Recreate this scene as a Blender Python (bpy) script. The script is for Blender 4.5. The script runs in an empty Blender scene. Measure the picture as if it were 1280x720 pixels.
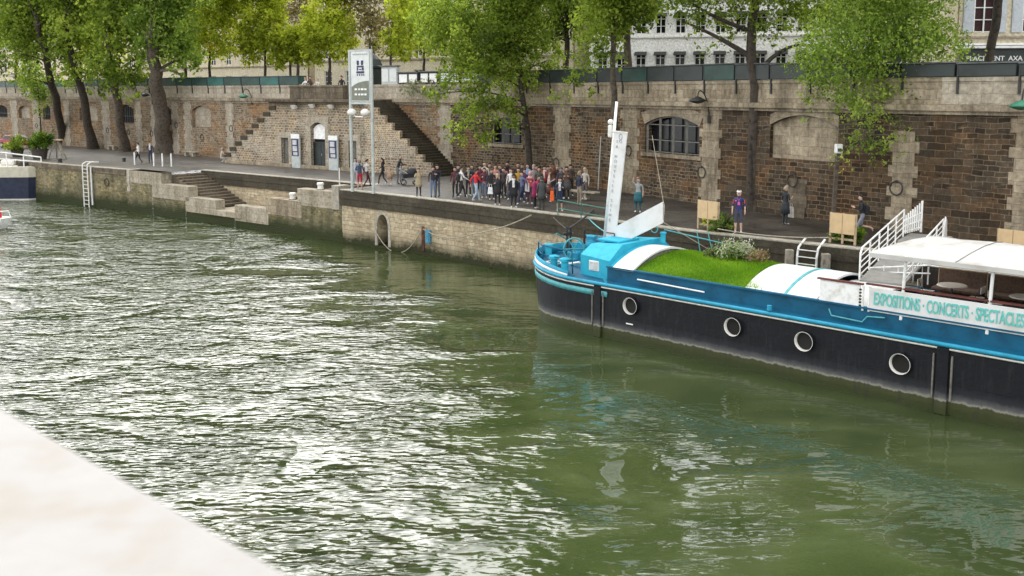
SUN_E=.6; SKY_S=.15; EXPO=1.45; OVERCAST=(6.3,6.4,6.5)
import bpy, bmesh, math, random
import numpy as np
from mathutils import Vector, Matrix, Euler
R=math.radians
C=bpy.data.collections.new('scene_objects'); bpy.context.scene.collection.children.link(C)
rng=random.Random(7)
# ---------------------------------------------------------------- camera model (used to measure places)
F=1200.; PT=R(7); CY=263.; H=9.3; Q=3.3; ST=Q+5.45
def ray(u,v):
    x=(u-640)/F; y=-(v-CY)/F
    return Vector((x, math.cos(PT)+y*math.sin(PT), -math.sin(PT)+y*math.cos(PT)))
def atz(u,v,z):
    d=ray(u,v); t=(z-H)/d.z
    return Vector((d.x*t,d.y*t,z))
def atd(u,v,depth):
    d=ray(u,v); t=depth/d.y
    return Vector((d.x*t,depth,H+d.z*t))
# ---------------------------------------------------------------- materials
MATS={}
def newmat(name):
    m=bpy.data.materials.new(name); m.use_nodes=True
    nt=m.node_tree; b=nt.nodes['Principled BSDF']
    MATS[name]=m
    return m,nt,b
def N(nt,t,**k):
    n=nt.nodes.new(t)
    for a,v in k.items():
        if a.startswith('i_'):
            key=a[2:]; key=int(key) if key.isdigit() else key.replace('_',' ')
            n.inputs[key].default_value=v
        else: setattr(n,a,v)
    return n
def L(nt,a,ao,b,bi): nt.links.new(a.outputs[ao],b.inputs[bi])
def ramp(nt,pts):
    r=nt.nodes.new('ShaderNodeValToRGB'); e=r.color_ramp.elements
    while len(e)<len(pts): e.new(.5)
    for i,(p,c) in enumerate(pts):
        e[i].position=p; e[i].color=(*c,1) if len(c)==3 else c
    return r
def mix(nt,fac,a,b,bt='MIX'):
    m=nt.nodes.new('ShaderNodeMix'); m.data_type='RGBA'; m.blend_type=bt
    for val,idx in ((fac,0),(a,6),(b,7)):
        if isinstance(val,tuple) and not isinstance(val[0],bpy.types.Node): m.inputs[idx].default_value=(*val,1) if len(val)==3 else val
        elif isinstance(val,tuple): nt.links.new(val[0].outputs[val[1]],m.inputs[idx])
        else: m.inputs[idx].default_value=val
    return m
def plain(name,col,rough=.6,var=.12,scale=3.,metal=0.,bump=.0,dirt=None,spec=.5):
    """paint, cloth, metal: a base colour broken up by two noises"""
    m,nt,b=newmat(name)
    tc=N(nt,'ShaderNodeTexCoord'); n=N(nt,'ShaderNodeTexNoise',i_Scale=scale,i_Detail=5.,i_Roughness=.6)
    L(nt,tc,'Object',n,'Vector')
    dk=tuple(c*(1-var*1.8) for c in col) if dirt is None else dirt
    lt=tuple(min(1,c*(1+var)) for c in col)
    r=ramp(nt,[(.3,dk),(.5,col),(.72,lt)])
    L(nt,n,'Fac',r,'Fac'); L(nt,r,'Color',b,'Base Color')
    b.inputs['Roughness'].default_value=rough; b.inputs['Metallic'].default_value=metal
    b.inputs['Specular IOR Level'].default_value=spec
    if bump:
        bp=N(nt,'ShaderNodeBump',i_Strength=bump,i_Distance=.02); n2=N(nt,'ShaderNodeTexNoise',i_Scale=scale*8,i_Detail=4.)
        L(nt,tc,'Object',n2,'Vector'); L(nt,n2,'Fac',bp,'Height'); L(nt,bp,'Normal',b,'Normal')
    return m
def stone(name,ca,cb,mortar,bw=.6,bh=.26,ms=.018,stain=(.05,.045,.03),stainamt=.5,uv=True,rough=.9,low=None,bstr=.7,cc=None,offset=.5,streak=True):
    m,nt,b=newmat(name)
    tc=N(nt,'ShaderNodeTexCoord'); src='UV' if uv else 'Object'
    nz=N(nt,'ShaderNodeTexNoise',i_Scale=1.3,i_Detail=5.)
    L(nt,tc,src,nz,'Vector')
    sub=N(nt,'ShaderNodeVectorMath',operation='SUBTRACT'); sub.inputs[1].default_value=(.5,.5,.5); L(nt,nz,'Color',sub,0)
    scl=N(nt,'ShaderNodeVectorMath',operation='SCALE'); scl.inputs['Scale'].default_value=.17; L(nt,sub,0,scl,0)
    add=N(nt,'ShaderNodeVectorMath',operation='ADD'); L(nt,tc,src,add,0); L(nt,scl,0,add,1)
    br=N(nt,'ShaderNodeTexBrick',i_Scale=1.); br.offset=offset
    br.inputs['Brick Width'].default_value=bw; br.inputs['Row Height'].default_value=bh
    br.inputs['Mortar Size'].default_value=ms; br.inputs['Mortar Smooth'].default_value=.3; br.inputs['Bias'].default_value=0
    br.inputs['Color1'].default_value=(*ca,1); br.inputs['Color2'].default_value=(*cb,1); br.inputs['Mortar'].default_value=(*mortar,1)
    L(nt,add,0,br,'Vector')
    n1=N(nt,'ShaderNodeTexNoise',i_Scale=.45,i_Detail=6.,i_Roughness=.65); L(nt,tc,src,n1,'Vector')
    if bw<1. and streak and ms>.01:   # patches relaid with smaller stones
        b0=br; b2=N(nt,'ShaderNodeTexBrick',i_Scale=1.); b2.offset=.37
        b2.inputs['Brick Width'].default_value=bw*.58; b2.inputs['Row Height'].default_value=bh*.71; b2.inputs['Mortar Size'].default_value=ms*1.2; b2.inputs['Mortar Smooth'].default_value=.4
        b2.inputs['Color1'].default_value=(*[c*1.12 for c in ca],1); b2.inputs['Color2'].default_value=(*[c*.8 for c in cb],1); b2.inputs['Mortar'].default_value=(*[c*1.1 for c in mortar],1)
        L(nt,add,0,b2,'Vector'); n5=N(nt,'ShaderNodeTexNoise',i_Scale=.33,i_Detail=3.,i_Distortion=1.); 
        mp5=N(nt,'ShaderNodeMapping'); mp5.inputs['Location'].default_value=(7.3,4.1,0); mp5.inputs['Scale'].default_value=(.6,1.4,1); L(nt,tc,src,mp5,'Vector'); L(nt,mp5,'Vector',n5,'Vector')
        r5=ramp(nt,[(.49,(0,0,0)),(.53,(1,1,1))]); L(nt,n5,'Fac',r5,'Fac')
        mc=mix(nt,0.,(1,1,1),(1,1,1)); L(nt,r5,'Color',mc,0); L(nt,b0,'Color',mc,6); L(nt,b2,'Color',mc,7)
        class _P: pass
        mf=N(nt,'ShaderNodeMix'); L(nt,r5,'Color',mf,0); L(nt,b0,'Fac',mf,2); L(nt,b2,'Fac',mf,3)
        brc=(mc,2); brf=(mf,0)
    else: brc=(br,'Color'); brf=(br,'Fac')
    n3=N(nt,'ShaderNodeTexNoise',i_Scale=5.,i_Detail=6.,i_Roughness=.7); L(nt,tc,src,n3,'Vector')
    col=brc
    if cc:
        r0=ramp(nt,[(.45,(0,0,0)),(.62,(1,1,1))]); L(nt,n1,'Fac',r0,'Fac')
        mm=mix(nt,0,(1,1,1),(1,1,1)); L(nt,r0,'Color',mm,0); nt.links.new(brc[0].outputs[brc[1]],mm.inputs[6])
        mul=mix(nt,1.,(1,1,1),cc,'MULTIPLY'); nt.links.new(brc[0].outputs[brc[1]],mul.inputs[6]); nt.links.new(mul.outputs[2],mm.inputs[7])
        col=(mm,2)
    # grime patches
    r1=ramp(nt,[(.42,(0,0,0)),(.68,(1,1,1))])
    if streak:
        mp=N(nt,'ShaderNodeMapping'); mp.inputs['Scale'].default_value=(1.,.22,1.); L(nt,tc,src,mp,'Vector')
        n2=N(nt,'ShaderNodeTexNoise',i_Scale=1.2,i_Detail=7.,i_Roughness=.7); L(nt,mp,'Vector',n2,'Vector'); L(nt,n2,'Fac',r1,'Fac')
    else: L(nt,n1,'Fac',r1,'Fac')
    sm=N(nt,'ShaderNodeMath',operation='MULTIPLY'); sm.inputs[1].default_value=stainamt; L(nt,r1,'Color',sm,0)
    m2=mix(nt,0.,(1,1,1),stain); nt.links.new(sm.outputs[0],m2.inputs[0]); nt.links.new(col[0].outputs[col[1]],m2.inputs[6])
    r3=ramp(nt,[(.28,(.45,.45,.45)),(.5,(.95,.95,.95)),(.72,(1.5,1.48,1.42))]); L(nt,n3,'Fac',r3,'Fac')
    m3=mix(nt,.8,(1,1,1),(1,1,1),'MULTIPLY'); nt.links.new(m2.outputs[2],m3.inputs[6]); L(nt,r3,'Color',m3,7)
    out=m3
    if low:  # algae / wet growth close to the water: (height, colour)
        sp=N(nt,'ShaderNodeSeparateXYZ'); ge=N(nt,'ShaderNodeNewGeometry'); L(nt,ge,'Position',sp,0)
        ad=N(nt,'ShaderNodeMath',operation='MULTIPLY_ADD'); ad.inputs[1].default_value=-1.1; L(nt,n3,'Fac',ad,0); L(nt,sp,'Z',ad,2)
        a2=N(nt,'ShaderNodeMath',operation='MULTIPLY_ADD'); a2.inputs[1].default_value=-1.4; L(nt,n1,'Fac',a2,0); L(nt,ad,0,a2,2)
        mr=N(nt,'ShaderNodeMapRange'); mr.inputs['From Min'].default_value=low[0]-1.25-.35; mr.inputs['From Max'].default_value=low[0]-1.25+.35
        mr.inputs['To Min'].default_value=1; mr.inputs['To Max'].default_value=0; L(nt,a2,0,mr,'Value')
        m4=mix(nt,0.,(1,1,1),low[1]); L(nt,mr,'Result',m4,0); nt.links.new(m3.outputs[2],m4.inputs[6]); out=m4
    nt.links.new(out.outputs[2],b.inputs['Base Color'])
    b.inputs['Roughness'].default_value=rough; b.inputs['Specular IOR Level'].default_value=.25
    bp=N(nt,'ShaderNodeBump',i_Strength=bstr,i_Distance=.04)
    inv=N(nt,'ShaderNodeMath',operation='MULTIPLY_ADD'); inv.inputs[1].default_value=-1.; nt.links.new(brf[0].outputs[brf[1]],inv.inputs[0]); L(nt,n3,'Fac',inv,2)
    L(nt,inv,0,bp,'Height'); L(nt,bp,'Normal',b,'Normal')
    return m
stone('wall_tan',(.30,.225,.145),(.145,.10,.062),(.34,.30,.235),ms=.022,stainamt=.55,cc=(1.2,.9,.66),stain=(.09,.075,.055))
stone('wall_brown',(.150,.108,.068),(.050,.036,.023),(.26,.215,.155),stainamt=.6,cc=(1.3,1.0,.75),stain=(.03,.024,.015))  # brownish stone, darkened further with tree shade put into the colour
stone('wall_dark',(.100,.073,.047),(.032,.023,.015),(.17,.138,.097),bw=.8,bh=.3,stainamt=.6,cc=(1.3,1.0,.75),stain=(.025,.02,.013))  # right end: darker brown stone, tree shade mixed into its base colours
stone('ashlar',(.44,.39,.31),(.36,.31,.24),(.2,.17,.13),bw=.9,bh=.42,ms=.008,stain=(.12,.09,.06),stainamt=.5,bstr=.35)
stone('ashlar_dirty',(.40,.335,.24),(.28,.225,.155),(.12,.10,.07),bw=1.1,bh=.45,ms=.008,stain=(.06,.045,.03),stainamt=.75,bstr=.4)
stone('ashlar_dark',(.19,.155,.11),(.12,.095,.065),(.06,.05,.035),bw=1.2,bh=.5,ms=.008,stain=(.035,.028,.02),stainamt=.8,bstr=.4)
stone('pavilion_stone',(.34,.27,.185),(.14,.10,.066),(.46,.41,.33),bw=.34,bh=.2,ms=.03,stain=(.1,.08,.055),stainamt=.4,cc=(1.25,1.15,1.0))
stone('quay_pale',(.50,.42,.29),(.42,.34,.22),(.30,.25,.17),bw=.7,bh=.28,ms=.012,stain=(.20,.15,.09),stainamt=.55,low=(.62,(.03,.032,.012)),bstr=.8)
stone('quay_mossy',(.27,.23,.15),(.12,.10,.055),(.20,.18,.11),bw=.45,bh=.2,ms=.02,stain=(.055,.06,.022),stainamt=.85,low=(.9,(.03,.038,.012)),bstr=.9,cc=(1.5,1.4,1.2))
stone('curb_dark',(.085,.072,.05),(.055,.046,.032),(.03,.025,.018),bw=1.4,bh=.6,ms=.008,stain=(.03,.026,.018),stainamt=.6,bstr=.3)
stone('curb_top',(.42,.385,.32),(.36,.33,.27),(.16,.14,.11),bw=1.4,bh=.6,ms=.01,stain=(.2,.18,.14),stainamt=.5,uv=False,streak=False,bstr=.3)
stone('block_pale',(.42,.37,.29),(.34,.29,.22),(.18,.15,.11),bw=1.1,bh=.55,ms=.01,stain=(.12,.11,.06),stainamt=.7,bstr=.4)
stone('facade_cream',(.68,.60,.45),(.66,.58,.43),(.55,.48,.36),bw=1.2,bh=.5,ms=.006,stain=(.34,.29,.2),stainamt=.35,bstr=.15)
stone('facade_white',(.86,.85,.82),(.84,.83,.80),(.78,.76,.72),bw=3,bh=3,ms=.004,stain=(.55,.53,.48),stainamt=.3,bstr=.1)
def cobble():
    m,nt,b=newmat('cobbles')
    tc=N(nt,'ShaderNodeTexCoord'); mp=N(nt,'ShaderNodeMapping'); mp.inputs['Rotation'].default_value=(0,0,R(40)); L(nt,tc,'Object',mp,'Vector')
    br=N(nt,'ShaderNodeTexBrick',i_Scale=1.); br.inputs['Brick Width'].default_value=.24; br.inputs['Row Height'].default_value=.16
    br.inputs['Mortar Size'].default_value=.014; br.inputs['Color1'].default_value=(.062,.050,.038,1); br.inputs['Color2'].default_value=(.034,.027,.020,1); br.inputs['Mortar'].default_value=(.020,.016,.012,1)
    L(nt,mp,'Vector',br,'Vector')
    n=N(nt,'ShaderNodeTexNoise',i_Scale=.35,i_Detail=7.,i_Roughness=.65); L(nt,tc,'Object',n,'Vector')
    # paler paving towards the far (upstream) part
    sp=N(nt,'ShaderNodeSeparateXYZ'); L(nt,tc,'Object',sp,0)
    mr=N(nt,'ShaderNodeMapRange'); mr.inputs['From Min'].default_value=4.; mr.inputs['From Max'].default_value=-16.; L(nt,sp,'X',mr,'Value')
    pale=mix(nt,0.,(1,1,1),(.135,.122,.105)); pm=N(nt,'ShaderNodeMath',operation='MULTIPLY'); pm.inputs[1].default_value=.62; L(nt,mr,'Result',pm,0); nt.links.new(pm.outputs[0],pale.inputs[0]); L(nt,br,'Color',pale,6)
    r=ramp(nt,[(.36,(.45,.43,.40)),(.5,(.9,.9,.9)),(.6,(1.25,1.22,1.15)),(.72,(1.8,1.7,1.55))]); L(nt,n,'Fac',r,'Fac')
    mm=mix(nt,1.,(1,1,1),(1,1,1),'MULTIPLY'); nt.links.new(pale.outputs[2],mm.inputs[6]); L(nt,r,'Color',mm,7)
    # fallen leaves
    v=N(nt,'ShaderNodeTexVoronoi',i_Scale=2.6); L(nt,tc,'Object',v,'Vector')
    lr=ramp(nt,[(.035,(1,1,1)),(.05,(0,0,0))]); L(nt,v,'Distance',lr,'Fac')
    m2=mix(nt,0.,(1,1,1),(.20,.14,.06)); L(nt,lr,'Color',m2,0); nt.links.new(mm.outputs[2],m2.inputs[6])
    nt.links.new(m2.outputs[2],b.inputs['Base Color'])
    rr=ramp(nt,[(.4,(.45,)*3),(.6,(.75,)*3)]); L(nt,n,'Fac',rr,'Fac'); L(nt,rr,'Color',b,'Roughness')
    bp=N(nt,'ShaderNodeBump',i_Strength=.5,i_Distance=.02); L(nt,br,'Fac',bp,'Height'); bp.invert=True; L(nt,bp,'Normal',b,'Normal')
cobble()
plain('asphalt',(.06,.06,.06),.85,scale=2,bump=.3)
plain('sidewalk',(.28,.27,.25),.85,scale=2,bump=.2)
plain('box_green',(.012,.045,.035),.5,.3,1.5)
plain('box_green_light',(.015,.10,.085),.5,.25,1.5)
plain('box_dark',(.02,.028,.026),.5,.3,1.5)
plain('roof_felt',(.10,.105,.10),.7,.3,2)
plain('iron',(.02,.02,.02),.5,.2,4)
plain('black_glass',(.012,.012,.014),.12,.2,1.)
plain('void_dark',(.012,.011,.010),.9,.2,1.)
plain('grille',(.16,.15,.13),.55,.3,5)
plain('bark_dark',(.055,.043,.032),.95,.4,5,bump=1.)
plain('bark_mid',(.10,.08,.06),.95,.4,5,bump=1.)
plain('bark_pale',(.20,.17,.13),.95,.35,4,bump=.8)
plain('white_paint',(.80,.80,.78),.4,.06,4,dirt=(.6,.58,.53))
plain('white_roof',(.66,.66,.65),.45,.06,1.5,dirt=(.55,.54,.50))
plain('canvas_white',(.50,.49,.465),.85,.06,1.2,dirt=(.38,.36,.32))
plain('cream_paint',(.48,.45,.36),.5,.1,3)
plain('navy_paint',(.018,.024,.05),.35,.3,2)
plain('blue_deck',(.004,.085,.16),.55,.2,2.,spec=.3)
plain('blue_light',(.02,.26,.40),.6,.12,3,spec=.3)
plain('cyan_paint',(.03,.36,.50),.7,.10,2.5,spec=.2)
plain('teal_stripe',(.07,.33,.36),.5,.2,4)
plain('teal_letters',(.12,.50,.46),.6,.05,4)
plain('grey_letters',(.38,.39,.40),.7,.1,4)
plain('rust',(.13,.05,.03),.8,.4,6)
plain('red_trim',(.12,.03,.022),.6,.3,4)
plain('wood_deck',(.028,.018,.013),.6,.3,4)
plain('rattan',(.10,.06,.038),.8,.3,12,bump=.6)
plain('table_top',(.62,.56,.50),.5,.1,5)
plain('plywood',(.56,.40,.22),.7,.1,3)
plain('wood_pale',(.42,.32,.20),.8,.2,6,bump=.3)
plain('wood_grey',(.26,.23,.18),.9,.3,6,bump=.4)
plain('grey_deck',(.25,.24,.22),.7,.15,3)
plain('rope',(.33,.29,.22),.9,.2,8)
plain('rope_dark',(.05,.045,.04),.9,.2,8)
plain('steel_grey',(.42,.45,.43),.45,.12,4)
plain('sign_pale',(.60,.62,.60),.5,.08,3)
plain('sign_olive',(.16,.17,.13),.6,.15,4)
plain('sign_navy',(.02,.02,.08),.6,.1,4)
plain('poster',(.45,.46,.46),.5,.35,2.5)
plain('flood_white',(.70,.68,.63),.5,.1,4)
plain('green_lamp',(.03,.17,.10),.5,.2,4)
plain('car_red',(.30,.012,.03),.3,.1,2)
plain('car_glass',(.03,.03,.035),.1,.1,2)
plain('tyre',(.02,.02,.02),.8,.1,4)
plain('buoy_red',(.60,.02,.02),.4,.1,4)
plain('soil',(.05,.035,.025),.95,.3,6)
plain('terracotta',(.05,.04,.03),.8,.3,5)
plain('shutter_grey',(.50,.53,.56),.6,.1,6)
plain('curtain_red',(.035,.010,.010),.8,.3,6)
plain('slate',(.09,.10,.115),.6,.2,2)
plain('bulb_white',(.85,.83,.78),.3,.02,4)
plain('bulb_red',(.70,.05,.05),.3,.02,4)
plain('copper_teal',(.07,.33,.36),.6,.2,4)
plain('blue_paint_mark',(.05,.24,.38),.7,.3,9)
def parapet_mat():
    return plain('parapet_stone',(.30,.285,.27),.85,.07,4,dirt=(.25,.215,.165),bump=.2)
parapet_mat()
def hullmat():
    m,nt,b=newmat('hull_black')
    ge=N(nt,'ShaderNodeTexCoord'); sp=N(nt,'ShaderNodeSeparateXYZ'); L(nt,ge,'Object',sp,0)
    n=N(nt,'ShaderNodeTexNoise',i_Scale=2.2,i_Detail=8.,i_Roughness=.7); L(nt,ge,'Object',n,'Vector')
    mp=N(nt,'ShaderNodeMapping'); mp.inputs['Scale'].default_value=(3.,3.,.35); L(nt,ge,'Object',mp,'Vector')
    n2=N(nt,'ShaderNodeTexNoise',i_Scale=2.,i_Detail=6.,i_Roughness=.65); L(nt,mp,'Vector',n2,'Vector')
    ad=N(nt,'ShaderNodeMath',operation='MULTIPLY_ADD'); ad.inputs[1].default_value=-.22; L(nt,n,'Fac',ad,0); L(nt,sp,'Z',ad,2)
    a2=N(nt,'ShaderNodeMath',operation='MULTIPLY_ADD'); a2.inputs[1].default_value=-.14; L(nt,n2,'Fac',a2,0); L(nt,ad,0,a2,2)
    r=ramp(nt,[(.0,(.035,.045,.012)),(.05,(.05,.055,.02)),(.095,(.05,.055,.02)),(.115,(.26,.25,.21)),(.15,(.10,.10,.10)),(.24,(.020,.021,.026)),(.36,(.007,.0075,.011)),(1.,(.005,.0055,.009))])
    mr=N(nt,'ShaderNodeMapRange'); mr.inputs['From Min'].default_value=.02; mr.inputs['From Max'].default_value=2.05; L(nt,a2,0,mr,'Value'); L(nt,mr,'Result',r,'Fac')
    # scuffs
    r2=ramp(nt,[(.52,(0,0,0)),(.72,(.6,.6,.6))]); L(nt,n2,'Fac',r2,'Fac')
    m2=mix(nt,0.,(1,1,1),(.030,.030,.034)); L(nt,r2,'Color',m2,0); L(nt,r,'Color',m2,6)
    nt.links.new(m2.outputs[2],b.inputs['Base Color']); b.inputs['Roughness'].default_value=.5; b.inputs['Specular IOR Level'].default_value=.3
    mx=N(nt,'ShaderNodeCombineXYZ'); L(nt,sp,'X',mx,0); L(nt,sp,'Z',mx,1)
    br=N(nt,'ShaderNodeTexBrick',i_Scale=1.); br.inputs['Brick Width'].default_value=2.3; br.inputs['Row Height'].default_value=.95; br.inputs['Mortar Size'].default_value=.012; L(nt,mx,0,br,'Vector')
    a3=N(nt,'ShaderNodeMath',operation='MULTIPLY_ADD'); a3.inputs[1].default_value=.8; L(nt,n,'Fac',a3,0); L(nt,br,'Fac',a3,2)
    bp=N(nt,'ShaderNodeBump',i_Strength=.9,i_Distance=.04); L(nt,a3,0,bp,'Height'); L(nt,bp,'Normal',b,'Normal')
hullmat()
def leafmat(name,dark,mid,light,yellow=None):
    m,nt,b=newmat(name)
    at=N(nt,'ShaderNodeAttribute',attribute_name='tint')
    pts=[(0.,dark),(.45,mid),(.85,light)]
    if yellow: pts.append((1.,yellow))
    r=ramp(nt,pts); L(nt,at,'Fac',r,'Fac'); L(nt,r,'Color',b,'Base Color')
    b.inputs['Roughness'].default_value=.6; b.inputs['Specular IOR Level'].default_value=.25
    tr=N(nt,'ShaderNodeBsdfTranslucent'); hs=N(nt,'ShaderNodeHueSaturation',i_Value=1.25,i_Saturation=1.05); L(nt,r,'Color',hs,'Color'); L(nt,hs,'Color',tr,'Color')
    ms=N(nt,'ShaderNodeMixShader',i_0=.6); out=nt.nodes['Material Output']
    L(nt,b,0,ms,1); L(nt,tr,0,ms,2); L(nt,ms,0,out,'Surface')
leafmat('leaf_green',(0.06, 0.09, 0.015),(0.19, 0.27, 0.035),(0.42, 0.5, 0.09))
leafmat('leaf_deep',(0.035, 0.055, 0.015),(0.1, 0.15, 0.035),(0.22, 0.28, 0.07))
leafmat('leaf_bright',(0.08, 0.13, 0.02),(0.23, 0.33, 0.055),(0.46, 0.56, 0.12))
leafmat('leaf_yellow',(0.19, 0.22, 0.02),(0.45, 0.52, 0.055),(0.7, 0.72, 0.13),(0.66, 0.5, 0.1))
leafmat('leaf_autumn',(0.09, 0.08, 0.03),(0.25, 0.21, 0.08),(0.42, 0.36, 0.15),(0.4, 0.25, 0.1))
leafmat('leaf_pale',(.10,.12,.05),(.24,.27,.14),(.42,.44,.28))
leafmat('leaf_shrub',(0.03, 0.07, 0.01),(0.11, 0.19, 0.02),(0.24, 0.32, 0.04),(0.38, 0.36, 0.04))
leafmat('petal_white',(.10,.14,.05),(.45,.47,.33),(.72,.71,.6))
leafmat('petal_pink',(.12,.10,.05),(.30,.19,.12),(.5,.33,.25))
leafmat('grass_blade',(0.09, 0.19, 0.012),(0.16, 0.31, 0.022),(0.28, 0.42, 0.045))
plain('turf',(.08,.20,.012),.9,.25,5)
def watermat():
    m,nt,b=newmat('river_water')
    tc=N(nt,'ShaderNodeTexCoord')
    def mapn(rot,sx,sy,scale,detail,rough=.55,dist=0.,typ='ShaderNodeTexNoise'):
        mp=N(nt,'ShaderNodeMapping'); mp.inputs['Rotation'].default_value=(0,0,R(rot)); mp.inputs['Scale'].default_value=(sx,sy,1); L(nt,tc,'Object',mp,'Vector')
        n=N(nt,typ,i_Scale=scale,i_Detail=detail,i_Roughness=rough,i_Distortion=dist); L(nt,mp,'Vector',n,'Vector'); return n
    big=mapn(38,.6,1.,.10,3.,.55,1.6)     # patches of smooth / ruffled
    swirl=mapn(20,.7,1.,.28,2.5,.5,1.6)
    w1=mapn(8,.55,1.3,1.65,1.5,.45,.4)
    w2=mapn(-14,.6,1.4,4.2,1.2,.4,.4)
    w3=mapn(40,.7,1.3,8.,2.,.5,.3)
    sp=N(nt,'ShaderNodeSeparateXYZ'); L(nt,tc,'Object',sp,0)
    # ruffled water lies upstream-left; the lee of the moored barge on the right is calm
    lin=N(nt,'ShaderNodeMath',operation='MULTIPLY_ADD'); lin.inputs[1].default_value=.42; L(nt,sp,'Y',lin,0); 
    xs=N(nt,'ShaderNodeMath',operation='MULTIPLY'); xs.inputs[1].default_value=1.; L(nt,sp,'X',xs,0); L(nt,xs,0,lin,2)
    bm=N(nt,'ShaderNodeMath',operation='MULTIPLY_ADD'); bm.inputs[1].default_value=-26.; L(nt,big,'Fac',bm,0); L(nt,lin,0,bm,2)
    mr=N(nt,'ShaderNodeMapRange'); mr.interpolation_type='SMOOTHSTEP'
    mr.inputs['From Min'].default_value=1.5; mr.inputs['From Max'].default_value=-8.; mr.inputs['To Min'].default_value=.06; mr.inputs['To Max'].default_value=1.
    L(nt,bm,0,mr,'Value')
    rough_amt=mr
    def mul(a,ao,k):
        x=N(nt,'ShaderNodeMath',operation='MULTIPLY'); x.inputs[1].default_value=k; L(nt,a,ao,x,0); return x
    def addn(a,b_): 
        x=N(nt,'ShaderNodeMath',operation='ADD'); L(nt,a,0,x,0); L(nt,b_,0,x,1); return x
    h=addn(addn(mul(w1,'Fac',.50),mul(w2,'Fac',.32)),mul(w3,'Fac',.025))
    gust=mapn(25,.7,1.,.42,2.,.5,.8); gr=N(nt,'ShaderNodeMapRange'); gr.inputs['From Min'].default_value=.38; gr.inputs['From Max'].default_value=.62; gr.inputs['To Min'].default_value=.35; gr.inputs['To Max'].default_value=1.25; L(nt,gust,'Fac',gr,'Value')
    hg=N(nt,'ShaderNodeMath',operation='MULTIPLY'); L(nt,h,0,hg,0); L(nt,gr,'Result',hg,1); h=hg
    hm=N(nt,'ShaderNodeMath',operation='MULTIPLY'); L(nt,h,0,hm,0); L(nt,rough_amt,'Result',hm,1)
    hs=addn(hm,mul(swirl,'Fac',.25))
    bp=N(nt,'ShaderNodeBump',i_Strength=1.,i_Distance=WBUMP); L(nt,hs,0,bp,'Height')
    # murky body colour, lighter churned streaks
    fr=ramp(nt,[(.35,(.032,.046,.015)),(.55,(.046,.061,.022)),(.78,(.075,.094,.042))]); L(nt,swirl,'Fac',fr,'Fac')
    L(nt,fr,'Color',b,'Base Color'); b.inputs['Roughness'].default_value=.6; b.inputs['Specular IOR Level'].default_value=0.
    L(nt,bp,'Normal',b,'Normal')
    gl=N(nt,'ShaderNodeBsdfGlossy',i_Roughness=.02); L(nt,bp,'Normal',gl,'Normal')
    fz=N(nt,'ShaderNodeFresnel',i_IOR=WIOR); L(nt,bp,'Normal',fz,'Normal')
    ms=N(nt,'ShaderNodeMixShader'); L(nt,fz,0,ms,0); L(nt,b,0,ms,1); L(nt,gl,0,ms,2)
    L(nt,ms,0,nt.nodes['Material Output'],'Surface')
WBUMP=.40; WIOR=1.75
watermat()
M=MATS
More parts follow.
